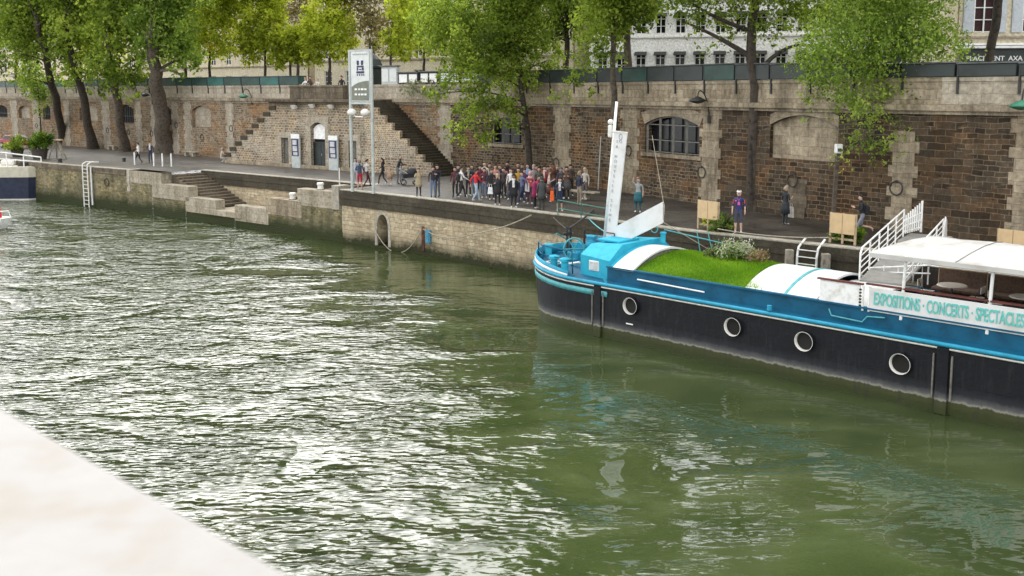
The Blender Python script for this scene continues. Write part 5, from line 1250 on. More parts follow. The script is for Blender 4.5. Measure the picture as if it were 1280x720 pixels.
archroof(5.1,6.05,2.72,3.32,'white_roof','hatch_roof',w=2.2)
# hatch end boards
b=MB(); b.prism([(6.0,-2.0,2.6)]+[(6.0,2.0*(2*i/10-1),2.62+.60*(1-(2*i/10-1)**2)) for i in range(11)]+[(6.0,2.,2.6)],(.05,0,0)); b.build('hatch_end','grille',bg)
# lawn
def lawnz(x,y): return 2.68+.34*(1-(y/2.1)**2)+.06*(y/2.1+1)+.03*math.sin(x*2.1+y)
b=MB(); nx,ny=20,10; vs=[];fs=[]
for i in range(nx+1):
    for j in range(ny+1): x=6.06+(11.4-6.06)*i/nx; y=-2.06+4.12*j/ny; vs.append((x,y,lawnz(x,y)))
for i in range(nx):
    for j in range(ny): fs.append((i*(ny+1)+j,(i+1)*(ny+1)+j,(i+1)*(ny+1)+j+1,i*(ny+1)+j+1))
b.add(vs,fs); lawn=b.build('lawn_turf','turf',bg,smooth=True)
g=np.random.default_rng(5); n=26000
x=g.uniform(6.07,11.35,n); y=g.uniform(-2.05,2.05,n); z=2.68+.34*(1-(y/2.1)**2)+.06*(y/2.1+1)+.03*np.sin(x*2.1+y); h=g.uniform(.05,.13,n); a=g.uniform(0,6.28,n); le=g.normal(0,.03,(n,2)); w=.014
V=np.stack([np.stack([x-w*np.cos(a),y-w*np.sin(a),z-.01],1),np.stack([x+w*np.cos(a),y+w*np.sin(a),z-.01],1),np.stack([x+le[:,0],y+le[:,1],z+h],1)],1).reshape(-1,3)
me=bpy.data.meshes.new('grass'); me.vertices.add(3*n); me.vertices.foreach_set('co',V.astype(np.float32).ravel()); me.loops.add(3*n); me.loops.foreach_set('vertex_index',np.arange(3*n,dtype=np.int32)); me.polygons.add(n); me.polygons.foreach_set('loop_start',np.arange(0,3*n,3,dtype=np.int32)); me.polygons.foreach_set('loop_total',np.full(n,3,np.int32)); me.update(calc_edges=True)
pt=.45+.25*np.sin(x*1.7+2*np.sin(y*1.3))*np.cos(y*1.9)+g.normal(0,.12,n)
at_=me.attributes.new('tint','FLOAT','FACE'); at_.data.foreach_set('value',np.clip(pt,0,1).astype(np.float32)); me.materials.append(M['grass_blade']); go=bpy.data.objects.new('grass',me); C.objects.link(go); go.parent=bg; go['kind']='stuff'
def bw(x,y,z=0): return T0+Vector((a2.x*x+n2.x*y,a2.y*x+n2.y*y,z))
def flower(lab,x,y,r,n,mat,seed,nm='flower_bush',hh=.5):
    c=bw(x,y,lawnz(x,y)); t=thing(nm,lab,'flowers',c); leaves('foliage',[(c.x,c.y,c.z+r*hh,r,r,r*.5)],n,.085,seed,mat,t,sub=60,tw=.22); 
    leaves('leaves_below',[(c.x,c.y,c.z+r*.16,r*.9,r*.9,r*.16)],int(n*.8),.13,seed+1,'leaf_shrub',t,sub=60,tw=.45); b=MB(); b.lathe((0,0,0),[(r*.9,-.02),(r*.8,.04),(r*.3,.08)],12); b.build('soil_mound','soil',t)
flower('white flowering bush on the barge lawn',8.6,.9,.60,3000,'petal_white',71); flower('low mixed white and yellow plant left on barge lawn',7.8,.75,.40,1000,'leaf_pale',73,hh=.4); flower('small pinkish plant at right of the white flowering bush',9.5,.75,.40,900,'petal_pink',75,hh=.4)
# white arched roof
archroof(10.7,13.3,2.70,3.24,'white_roof','hatch_roof'); archroof(12.15,12.25,2.72,3.27,'teal_stripe','roof_stripe')
archroof(13.3,15.0,2.68,2.98,'white_roof','hatch_roof')
b=MB(); b.box((14.1,-CW-.02,3.02),(1.35,.05,.72),bev=.02); b.build('side_panel','white_paint',bg)
b=MB(); b.box((14.1,-CW-.02,3.42),(1.5,.12,.05)); b.box((22.,-CW-.02,3.46),(14.1,.12,.05)); b.build('red_handrail','red_trim',bg)
for x in (14.86,15.06):
    b=MB()
    b.tube([(x,-CW-.04,2.6),(x,-CW-.04,3.38)],.035,6); b.build('panel_post','white_paint',bg)
b=MB()
for k in range(6): b.box((14.78,-CW-.05,2.75+.1*k),(.07,.03,.05)); b.box((15.14,-CW-.05,2.75+.1*k),(.07,.03,.05))
b.build('louvre','iron',bg)
# terrace
b=MB(); b.box((24.5,0,2.56),(18.9,4.2,.08)); b.build('terrace_floor','wood_deck',bg)
b=MB(); b.box((21.7,-CW-.07,3.0),(13.2,.035,.74),bev=.01); bn=b.build('banner','white_roof',bg)
text('EXPOSITIONS · CONCERTS · SPECTACLES',.53,'teal_letters',bn,(15.22,-CW-.10,3.03),(R(90),0,0),align='LEFT',offset=.008,sx=.432)
tx=C.objects['lettering.001'] if 'lettering.001' in C.objects else None
for s_ in (1,):
    b=MB(); b.tube([(15.,CW,2.6),(15.,CW,3.5),(33,CW,3.5),(33,CW,2.6)],.03,6); b.build('far_railing','white_paint',bg)
    for x in np.arange(15.6,33,.35):
        pass
b=MB(); b.box((24,CW,3.0),(17.9,.03,.75)); b.build('far_rail_panel','wood_deck',bg)
# awning
za=4.47
b=MB(); pts=[]
nA=14
prof=[(-2.35,za),(-1.2,za+.12),(0,za+.2),(1.,za+.2),(1.7,za+.13)]
vs=[];fs=[]
for i in range(nA+1):
    x=15.05+(33-15.05)*i/nA
    for j,(y,z) in enumerate(prof): vs.append((x+(.75*(y+2.35)/4.05 if i==0 else 0),y,z-(.04 if i%2 else 0)))
m=len(prof)
for i in range(nA):
    for j in range(m-1): fs.append((i*m+j,(i+1)*m+j,(i+1)*m+j+1,i*m+j+1))
b.add(vs,fs); aw=b.build('awning','canvas_white',bg,smooth=True); sm=aw.modifiers.new('s','SOLIDIFY'); sm.thickness=.025
b=MB()
for i in range(2,nA+1,2):
    x=15.05+(33-15.05)*i/nA
    b.tube([(x,y,z+.012) for y,z in prof],.012,4)
b.build('awning_seams','grille',bg)
b=MB(); b.box((24.05,-2.35,za-.07),(17.9,.02,.14)); b.build('awning_valance','canvas_white',bg)
for x in (16.05,18.5,21.,23.5,26.): b=MB(); b.tube([(x,-CW-.02,2.5),(x+.08,-CW-.05,za)],.05,8); b.build('awning_post','white_paint',bg)
for x in (17.2,20.2,23.2,26.2): b=MB(); b.tube([(x,1.65,2.6),(x,1.65,za+.1)],.035,8); b.build('awning_post','flood_white',bg)
# string of bulbs
pts=[Vector((16.2+.25*i,1.4,4.16-.10*math.sin(math.pi*((i%8)/8.)))) for i in range(40)]
t=thing('bulb_string','string of white and red bulbs under the boat awning','lights',bw(16.2,1.4,4.16),BA)
b=MB(); b.tube([bw(p.x,p.y,p.z) for p in pts],.008,4); b.build('cable','iron',t,world=True)
for i in range(2,40,3):
    b=MB(); c=bw(pts[i].x,pts[i].y,pts[i].z-.06); b.ball(c,.06,1.1,8,5); b.build('bulb','bulb_red' if i%12==2 else 'bulb_white',t,world=True,smooth=True)
# benches and tables on the terrace
GS='wicker benches along the far side of the terrace'
for i,(x,w) in enumerate(((16.5,1.5),(18.15,1.5),(19.9,1.7),(21.8,1.7))):
    t=thing('wicker_bench','brown wicker bench on boat terrace, %s from the gangway'%ORD[i],'bench',bw(x,1.25,2.6),BA,GS)
    b=MB(); b.box((0,.35,.5),(w,.08,.95),bev=.03); b.build('backrest','rattan',t); b=MB(); b.tube([(-w/2,.35,.2),(-w/2,.35,.98),(w/2,.35,.98),(w/2,.35,.2)],.03,6); b.build('back_frame','wood_pale',t)
    b=MB(); b.box((0,0,.38),(w,.6,.12),bev=.03); b.build('seat','rattan',t)
    for xx in (-w/2+.06,w/2-.06): b=MB(); b.box((xx,-.2,.17),(.06,.06,.33)); b.build('leg','wood_deck',t)
GT='round tables on the boat terrace'
for i,(x,y) in enumerate(((16.7,.1),(18.9,-.2),(21.1,-.2),(23.3,-.2))):
    t=thing('round_table','pale round table on boat terrace, %s from the gangway'%ORD[i],'table',bw(x,y,2.6),BA,GT)
    b=MB(); b.lathe((0,0,.70),[(.42,0),(.45,.02),(.42,.045)],20); b.build('table_top','table_top',t)
    b=MB(); b.lathe((0,0,0),[(.04,.0),(.03,.7)],8); b.build('column','iron',t)
    for k in range(3): b=MB(); a=k*2.1; b.tube([(0,0,.12),(.3*math.cos(a),.3*math.sin(a),.0)],.02,5); b.build('foot','iron',t)
    for k in (0,1):
        cx,cy=(x+.75*(1 if k else -1),y-.1); c_=thing('terrace_chair','pale folding chair %s the %s terrace table from gangway'%(('left of','right of')[k],ORD[i]),'chair',bw(cx,cy,2.6),BA+(R(90) if k else R(-90)),'chairs at the terrace tables')
        b=MB(); b.box((0,0,.45),(.4,.4,.03),bev=.01); b.build('seat','table_top',c_); b=MB(); b.box((0,-.2,.72),(.4,.03,.22),bev=.01); b.build('backrest','table_top',c_)
        for xx in(-.17,.17): b=MB(); b.tube([(xx,.2,0),(xx,-.2,.85)],.012,5); b.tube([(xx,-.2,0),(xx,.18,.45)],.012,5); b.build('leg','iron',c_)
# --- mast with fixed white sign boards
mb_=Vector((2.95,0,3.35)); mt=Vector((3.47,0,8.94))
b=MB(); b.tube([mb_,mt],[.08,.055],10); mast=b.build('mast','white_paint',bg,smooth=True)
b=MB(); mq=mb_.lerp(mt,.76); b.box(mq+Vector((-.17,-.0,.15)),(.18,.2,.5),bev=.04); b.ball(mq+Vector((-.17,0,.52)),.12); b.ext(mq+Vector((-.3,0,.05)),mq+Vector((.1,0,.05)),.05,.05); b.build('mast_lamp','flood_white',mast)
S1=[(3.34,7.80),(4.03,7.72),(3.58,3.95),(2.98,3.40),(2.93,3.45)]
b=MB(); b.prism([(mb_.x+.06+(mt.x-mb_.x)*.78,-.03,7.78),(4.02,-.03,7.74),(3.57,-.03,3.95),(3.5,-.03,3.42),(3.02,-.03,3.42)],(0,.06,0)); sv=b.build('upright_board','white_roof',bg)
b=MB(); b.prism([(3.575,-.04,3.93),(5.81,-.04,5.10),(5.83,-.04,4.27),(4.33,-.04,3.50),(3.50,-.04,3.40)],(0,.07,0)); b.build('slanting_board','white_roof',bg)
b=MB(); b.ext((3.25,-.045,7.76),(4.06,-.045,7.72),.05,.05); b.build('board_batten','flood_white',bg)
txt='LA NOUVELLE SEINE'
for i,ch in enumerate(txt):
    if ch==' ': continue
    f=i/(len(txt)-1); z=7.35-f*3.2; xm=mb_.x+(mt.x-mb_.x)*(z-3.35)/5.59+.24-.05*f
    text(ch,.17,'grey_letters',sv,(xm,-.045,z),(R(90),0,0),'letter',.006)
b=MB(); b.torus((3.72,-.05,7.55),(0,1,0),.07,.012,12,5,1.6); b.torus((3.72,-.05,7.37),(0,1,0),.06,.012,12,5,1.); b.build('emblem','grey_letters',sv)
b=MB(); b.tube([(3.1,-.08,3.62),(3.5,-.08,3.62),(3.5,-.08,3.45)],.025,5); b.build('board_clamp','iron',bg)
b=MB(); b.tube([(5.83,0,5.05),(5.87,0,4.9),(5.83,0,4.4)],.02,5); b.tube([(5.81,0,5.1),(4.5,1.0,7.6)],.012,4); b.tube([(5.82,0,4.3),(7.2,1.9,2.9)],.014,4); b.build('stay_wire','rope',bg)
# far rail tubes aft of the mast
b=MB(); b.tube([(4.6,1.6,3.2),(4.7,1.7,3.72),(7.4,2.15,3.35),(7.5,2.15,2.8)],.028,6); b.torus((4.55,1.2,3.8),(0,1,0),.17,.025,14,5); b.tube([(6.2,2.1,2.8),(6.0,2.1,3.75)],.02,5); b.tube([(6.8,2.1,2.8),(6.5,2.1,3.8)],.02,5); b.build('far_side_rail','copper_teal',bg)
# --- gangway from terrace to quay
gx=15.9
ga=bw(15.3,1.75,2.95); g_out=bw(15.9,6.1,Q+.55); 
# direction towards the quay, slightly upward
q0=atz(1163,303,Q); 
A0=Vector((12.35,31.55,3.02)); A1=Vector((15.85,36.65,Q+.42))
gw=thing('gangway','white railed gangway sloping from boat terrace to quay','gangway',A0)
d=(A1-A0); du=d.normalized(); sd=Vector((d.x,d.y,0)).normalized(); sn=Vector((sd.y,-sd.x,0))   # sn: to the right seen from the boat
W2=.72
b=MB(); b.prism([A0-sn*W2,A0+sn*W2,A1+sn*W2,A1-sn*W2],(0,0,-.10)); b.build('walkway','grey_deck',gw,world=True)
for s_ in (-1,1):
    b=MB(); base0=A0+sn*s_*W2; base1=A1+sn*s_*W2; up=Vector((0,0,1))
    hh=1.05 if s_<0 else .80
    b.tube([base0,base0+up*(hh-.15),base0+up*hh+du*.2,base1+up*hh],.032,7); b.tube([base1+up*hh,base1],.032,7)
    for z in (.16,.38,.58,.80)[:4 if s_<0 else 3]: b.tube([base0+up*z,base1+up*z],.02,5)
    for k in range(1,5): p=base0.lerp(base1,k/5); b.tube([p,p+up*hh],.028,6)
    b.build('railing','white_paint',gw,world=True)
# gate panel at the outer end
b=MB(); e0=A1+sn*W2*-1.; 
base_=Vector((A1-sn*W2)+Vector((0,0,.1))); gd=Vector((.86,.5,0))
for k in range(9): q=base_+gd*(.13*k)+Vector((0,0,.012*k)); b.ext(q,q+Vector((0,0,.68+.055*k)),.045,.045)
for z in (.08,.3,.52): b.ext(base_+Vector((0,0,z)),base_+gd*1.06+Vector((0,0,z*1.35+.08)),.04,.05)
b.ext(base_+gd*1.06,base_+gd*1.06+Vector((0,0,1.25)),.06,.06)
b.build('gate_panel','white_paint',gw,world=True)
b=MB(); p=A1+sn*W2; b.prism([p,p+du*.6,p+du*.5+Vector((0,0,.65)),p+du*.2+Vector((0,0,.85))],sn*.04); b.build('side_plate','white_paint',gw,world=True)
b=MB(); b.box(A1+du*.55+Vector((0,0,-.3)),(2.2,1.6,.35),rz=math.atan2(sd.y,sd.x),bev=.03); b.build('landing_step','grey_deck',gw,world=True)
# second low rail beside the roof
b=MB(); 
for z in (0,.28): b.tube([bw(13.2,1.9,3.05+z*.5),bw(15.4,1.75,3.3+z)],.03,6)
for k in range(4): p=bw(13.8+.5*k,1.85,2.9); b.tube([p,p+Vector((0,0,.45+.05*k))],.025,6)
tag(b.build('boarding_rail','white_paint'),'low white rail beside white roof at foot of the gangway','rail')
# fishing-green landing stage ladder with timber piles at the quay
p=atz(1014,312,Q); s_=E_.S(1016); t=thing('quay_ladder','pale ladder between grey timber piles behind the white boat roof','ladder',E_.at(s_,.3,Q))
for k in (-.75,.75): 
    b=MB(); b.ext(E_.at(s_+k,.35,-1.),E_.at(s_+k,.35,Q-.25),.3,.3,.02); b.build('timber_pile','wood_grey',t,world=True)
b=MB()
for k in (-.4,.4): b.tube([E_.at(s_+k,.4,.2),E_.at(s_+k,.4,Q-.45),E_.at(s_+k,.3,Q-.12),E_.at(s_+k,-.35,Q+.18)],.045,7)
b.build('side_rails','white_paint',t,world=True); b=MB()
for i in range(11): b.tube([E_.at(s_-.4,.4,.3+.28*i),E_.at(s_+.4,.4,.3+.28*i)],.025,6)
b.build('rungs','flood_white',t,world=True)
# --- ropes
def sag(a,c,dz,n=16): return [a.lerp(c,i/n)+Vector((0,0,-dz*4*(i/n)*(1-i/n))) for i in range(n+1)]
def ropeobj(pts,r,lab,mat='rope',cat='rope'):
    b=MB(); b.tube(pts,r,5); o=b.build('rope',mat,smooth=True); tag(o,lab,cat); return o
def eh(u,v,o=.12): s_,z=E_.hit(u,v); return E_.at(s_,o,z)
bow=bw(.5,.9,3.1)
ropeobj(sag(eh(531,286),eh(600,291,.6),.35)+sag(eh(600,291,.6),atz(664,269,Q+.05),.15),.035,'dark mooring rope running from wall post to the quay edge','rope')
ropeobj(sag(eh(471,288),eh(529,287),1.35),.03,'pale rope drooping from the drain arch to the wall post')
ropeobj(sag(atz(692,272,Q+.1),bow+Vector((0,0,.1)),.05),.03,'short rope from quay edge to bow','rope_dark')
ropeobj(sag(bw(1.15,-.2,3.6),atz(742,262,Q+.1),.05),.045,'thick dark boom rope from bow to the quay near crowd','rope_dark')
ropeobj(sag(atz(897,286,Q+.25),atz(1036,297,Q+.45),.12),.025,'pale rope strung between the two plywood screens')
ropeobj(sag(bw(2.9,.4,3.5),atz(735,272,Q+.1),.1),.03,'green rope from the mast foot to quay edge','copper_teal')
b=MB(); a_=atz(697,268,Q); c_=atz(757,280,Q); 
for z in (.35,.75): b.tube([a_+Vector((0,-.3,z)),c_+Vector((0,-.3,z))],.025,5)
for f in (0,.5,1): q=a_.lerp(c_,f)+Vector((0,-.3,0)); b.tube([q,q+Vector((0,0,.78))],.025,5)
tag(b.build('quay_edge_railing',plain('rail_green',(.02,.14,.10),.5)),'thin green railing on quay edge behind the bow','railing')
# --- moored boat at the left edge
p=atz(0,252,0.); 
lbt=thing('moored_boat','navy and cream boat stern moored at the left edge','boat',(-45.3,84.9,0),0)
Lb=[Vector((-44.0+.0,83.6)),]
stern=[( -1.5+.0,0)]
def lbp(x,y,z): return (x,y,z)
b=MB(); ol=[(4.0,-3.2),(4.4,-2.4),(4.4,1.2),(4.0,2.2),(-16,14.5),(-20,10),(-8,2),(0,-4.)]
ol=[(4.2,-1.2),(4.0,1.5),(2.5,3.2),(-16,18),(-19.5,14),(-3,-.8),(0,-2.2),(3.4,-2.0)]
def loft(ol,levels,name,mat,par):
    b=MB(); n=len(ol); cx=sum(p[0] for p in ol)/n; cy=sum(p[1] for p in ol)/n; vs=[]
    for z,k in levels: vs+=[(cx+(p[0]-cx)*k,cy+(p[1]-cy)*k,z) for p in ol]
    fs=[]
    for i in range(len(levels)-1):
        for j in range(n): fs.append((i*n+j,i*n+(j+1)%n,(i+1)*n+(j+1)%n,(i+1)*n+j))
    fs+= [tuple(range(n)),tuple((len(levels)-1)*n+j for j in range(n))]
    b.add(vs,fs); return b.build(name,mat,par)
loft(ol,[(-.5,.93),(.15,.97),(2.0,1.0)],'hull','navy_paint',lbt); loft(ol,[(2.01,1.005),(2.9,1.01)],'bulwark','cream_paint',lbt); loft(ol,[(-.2,.965),(.12,.98)],'boot_stripe','flood_white',lbt)
b=MB(); pts=[(4.2,-1.2,3.75),(1.5,-1.9,4.1),(-3,-.8,4.5)]
b.tube([(4.2,-1.2,2.9),(4.2,-1.2,3.7),(1.0,-2.0,4.2),(-3,-.9,4.7)],.06,6); b.tube([(4.2,-1.2,3.3),(1.0,-2.0,3.6),(-3,-.9,4.0)],.05,6)
for k in range(6): f=k/5; q=Vector((4.2,-1.2,3.7)).lerp(Vector((-3,-.9,4.7)),f); b.tube([(q.x,q.y-.4*math.sin(f*3),2.8),(q.x,q.y-.4*math.sin(f*3),q.z)],.05,6)
b.build('stern_railing','white_paint',lbt)
b=MB(); b.box((.5,.6,3.1),(1.2,1.0,.5),bev=.1); b.build('deck_housing','flood_white',lbt)
b=MB(); 
for k in range(3): b.torus((2.4,-.6,2.95+.1*k),(0,0,1),.5-.04*k,.07,14,5)
b.build('rope_coil','rope_dark',lbt)
# small red and white boat bow at the left edge
p=atz(-14,286,0)
sb_=thing('small_boat','small red and white boat just entering at the left edge','boat',p,R(15))
ol=[(1.5,0),(1.0,-.8),(-1.2,-1.1),(-5,-1.1),(-5,1.1),(-1.2,1.1),(1.0,.8)]
loft(ol,[(-.2,.8),(.3,.92),(.75,1.)],'hull','white_paint',sb_); loft([(x*.72-.2,y*.75) for x,y in ol],[(.76,1.),(2.6,.9)],'cabin','buoy_red',sb_); loft([(x*.66-1.0,y*.7) for x,y in ol],[(2.42,.95),(3.4,.5)],'cabin_roof','white_paint',sb_)
b=MB(); b.tube([(1.4,0,.75),(1.3,0,1.2),(.7,-.8,1.25),(-1,-1.05,1.2)],.04,6); b.build('bow_rail','white_paint',sb_)
# ================================================================ PEOPLE
def seg_skeleton(pose):
    """joints (name->pos,radius) and bones with a body region"""
    J={};B=[]
    def j(n,p,r): J[n]=(Vector(p),r)
    def e(a,b,reg): B.append((a,b,reg))
    lean=pose.get('lean',0.); cr=pose.get('crouch',0.)
    ph=.93-cr*.48
    j('pel',(0,0,ph),(.145,.10)); j('sp',(0,lean*.3,ph+.17),(.13,.095)); j('ch',(0,lean*.7,ph+.36),(.155,.105)); j('nb',(0,lean,ph+.52),(.062,.06))
    j('nk',(0,lean+.01,ph+.58),(.055,.055)); j('hd',(0,lean+.02,ph+.67),(.085,.095)); j('tp',(0,lean+.01,ph+.755),(.072,.08)); j('ns',(0,lean+.125,ph+.655),(.014,.014))
    e('pel','sp','top'); e('sp','ch','top'); e('ch','nb','top'); e('nb','nk','skin'); e('nk','hd','skin'); e('hd','tp','skin'); e('hd','ns','skin')
    for s,nm in ((-1,'l'),(1,'r')):
        j('er'+nm,(s*.092,lean+.01,ph+.665),(.014,.02)); e('hd','er'+nm,'skin')
        j('sh'+nm,(s*.175,lean*.95,ph+.455),(.058,.058)); e('ch','sh'+nm,'top')
        arm=pose.get('arm'+nm,pose.get('arm','down'))
        if arm=='down': el=(s*.235,lean*.8-.02,ph+.20); wr=(s*.245,lean*.8+.05,ph-.03); hd_=(0,.02,-1)
        elif arm=='bent': el=(s*.25,lean+.02,ph+.20); wr=(s*.13,lean+.24,ph+.28); hd_=(-s*.5,.6,.4)
        elif arm=='phone': el=(s*.25,lean+.10,ph+.27); wr=(s*.10,lean+.26,ph+.50); hd_=(-s*.4,.3,.8)
        elif arm=='raise': el=(s*.24,lean+.08,ph+.60); wr=(s*.20,lean+.12,ph+.84); hd_=(0,.1,1)
        elif arm=='fwd': el=(s*.22,lean+.14,ph+.24); wr=(s*.17,lean+.36,ph+.22); hd_=(0,1,.1)
        elif arm=='swingf': el=(s*.23,lean+.12,ph+.22); wr=(s*.20,lean+.30,ph+.12); hd_=(0,.8,-.5)
        elif arm=='swingb': el=(s*.24,lean-.18,ph+.24); wr=(s*.24,lean-.20,ph+.0); hd_=(0,-.1,-1)
        j('el'+nm,el,(.042,.042)); j('wr'+nm,wr,(.028,.024)); e('sh'+nm,'el'+nm,'top'); e('el'+nm,'wr'+nm,'fore')
        h=Vector(hd_).normalized(); wrv=Vector(wr); side=Vector((0,1,0)) if abs(h.z)>.5 else Vector((0,0,1)); side=(side-h*side.dot(h)).normalized()
        j('pm'+nm,wrv+h*.06,(.036,.020)); e('wr'+nm,'pm'+nm,'skin'); palmn=h.cross(side)
        for k,(o,l) in enumerate(((-.027,.062),(-.009,.072),(.009,.068),(.027,.055))):
            a_=wrv+h*.09+side*o; j('f%d%s'%(k,nm),a_+h*l*.5+palmn*.004,(.009,.009)); j('g%d%s'%(k,nm),a_+h*l*.9+palmn*.02,(.008,.008)); e('pm'+nm,'f%d%s'%(k,nm),'skin'); e('f%d%s'%(k,nm),'g%d%s'%(k,nm),'skin')
        j('t'+nm,wrv+h*.05+side*.045,(.010,.010)); j('u'+nm,wrv+h*.085+side*.058,(.009,.009)); e('wr'+nm,'t'+nm,'skin'); e('t'+nm,'u'+nm,'skin')
        leg=pose.get('leg'+nm,'stand')
        hp=(s*.085,0,ph-.05)
        if cr: kn=(s*.13,.34,ph-.06); an=(s*.12,.06,.09); 
        elif leg=='stand': kn=(s*.10,.015,.49); an=(s*.11,-.01,.09)
        elif leg=='fwd': kn=(s*.09,.19,.51); an=(s*.09,.26,.10)
        elif leg=='back': kn=(s*.09,-.02,.48); an=(s*.09,-.26,.15)
        elif leg=='run': kn=(s*.09,.02,.50); an=(s*.09,-.40,.42)
        j('hp'+nm,hp,(.088,.09)); j('kn'+nm,kn,(.058,.06)); j('an'+nm,an,(.038,.042))
        ft=Vector(an)+Vector((s*.02,.15,-.045 if leg!='run' else -.12)); 
        if leg=='run': ft=Vector(an)+Vector((0,-.02,-.15))
        j('hl'+nm,Vector(an)+Vector((0,-.03,-.04)),(.04,.038)); j('ft'+nm,ft,(.042,.026))
        e('pel','hp'+nm,'thigh'); e('hp'+nm,'kn'+nm,'thigh'); e('kn'+nm,'an'+nm,'shin'); e('an'+nm,'hl'+nm,'shoe'); e('an'+nm,'ft'+nm,'shoe')
    return J,B
REG=['skin','top','thigh','shin','shoe','fore']
def pose_mesh(name,pose):
    J,B=seg_skeleton(pose); names=list(J); idx={n:i for i,n in enumerate(names)}
    me=bpy.data.meshes.new('sk'); me.from_pydata([tuple(J[n][0]) for n in names],[(idx[a],idx[b_]) for a,b_,_ in B],[])
    o=bpy.data.objects.new('sk',me); bpy.context.scene.collection.objects.link(o)
    o.modifiers.new('skin','SKIN'); sk=me.skin_vertices[0].data
    for n,i in idx.items(): sk[i].radius=J[n][1]; sk[i].use_root=(n=='pel')
    o.modifiers['skin'].use_smooth_shade=True; o.modifiers['skin'].branch_smoothing=.3
    sb=o.modifiers.new('sub','SUBSURF'); sb.levels=1; sb.render_levels=1
    dg=bpy.context.evaluated_depsgraph_get(); m2=bpy.data.meshes.new_from_object(o.evaluated_get(dg)); m2.name=name
    bpy.data.objects.remove(o); 
    m2.materials.clear()
    for r in REG: m2.materials.append(M['iron'])
    segs=[(J[a][0],J[b_][0],REG.index(rg),max(J[a][1][0],J[b_][1][0])) for a,b_,rg in B]
    mi=[]
    ph=J['pel'][0].z
    for p in m2.polygons:
        c=p.center; best=1e9;k=0
        for a,b_,r,rad in segs:
            d=b_-a; t=max(0,min(1,(c-a).dot(d)/max(1e-9,d.length_squared))); dist=(c-(a+d*t)).length-rad*.6
            if dist<best: best=dist;k=r
        if k==1 and c.z<ph+.03 and abs(c.x)<.2: k=2
        mi.append(k)
    m2.polygons.foreach_set('material_index',mi); m2.polygons.foreach_set('use_smooth',[True]*len(mi)); m2.update()
    return m2,J
POSES={'stand':dict(),'hold':dict(arm='bent'),'photo':dict(arm='phone'),'walk':dict(legl='fwd',legr='back',arml='swingb',armr='swingf'),
 'run':dict(legl='fwd',legr='run',arm='bent',lean=.08),'reach':dict(arml='down',armr='raise',lean=.03),'crouch':dict(crouch=1.,arm='fwd',lean=.10),'lean':dict(arm='fwd',lean=.18),'onearm':dict(arml='down',armr='bent')}
PM={k:pose_mesh('body_'+k,v) for k,v in POSES.items()}
_cm={}
def cmat(c,rough=.85):
    k=tuple(round(x,3) for x in c)
    if k not in _cm: _cm[k]=plain('cloth_%d'%len(_cm),c,rough,.15,7.,bump=.15)
    return _cm[k]
SK=[(.48,.30,.22),(.42,.26,.18),(.20,.11,.07),(.55,.36,.27)]
def shell(mb,c,rx,ry,rz,z0=-1.,seg=12,rings=8,yoff=0.,tilt=0.):
    """cap of an ellipsoid from the pole down to relative height z0"""
    vs=[];fs=[]; n=rings
    for i in range(n+1):
        ph=math.acos(max(-1,min(1,1-(1-z0)*i/n)))
        for k in range(seg):
            a=2*math.pi*k/seg; y=ry*math.sin(ph)*math.sin(a); z=rz*math.cos(ph); z+= tilt*y
            vs.append((c[0]+rx*math.sin(ph)*math.cos(a),c[1]+yoff+y,c[2]+z))
    for i in range(n):
        for k in range(seg): fs.append((i*seg+k,i*seg+(k+1)%seg,(i+1)*seg+(k+1)%seg,(i+1)*seg+k))
    mb.add(vs,fs)
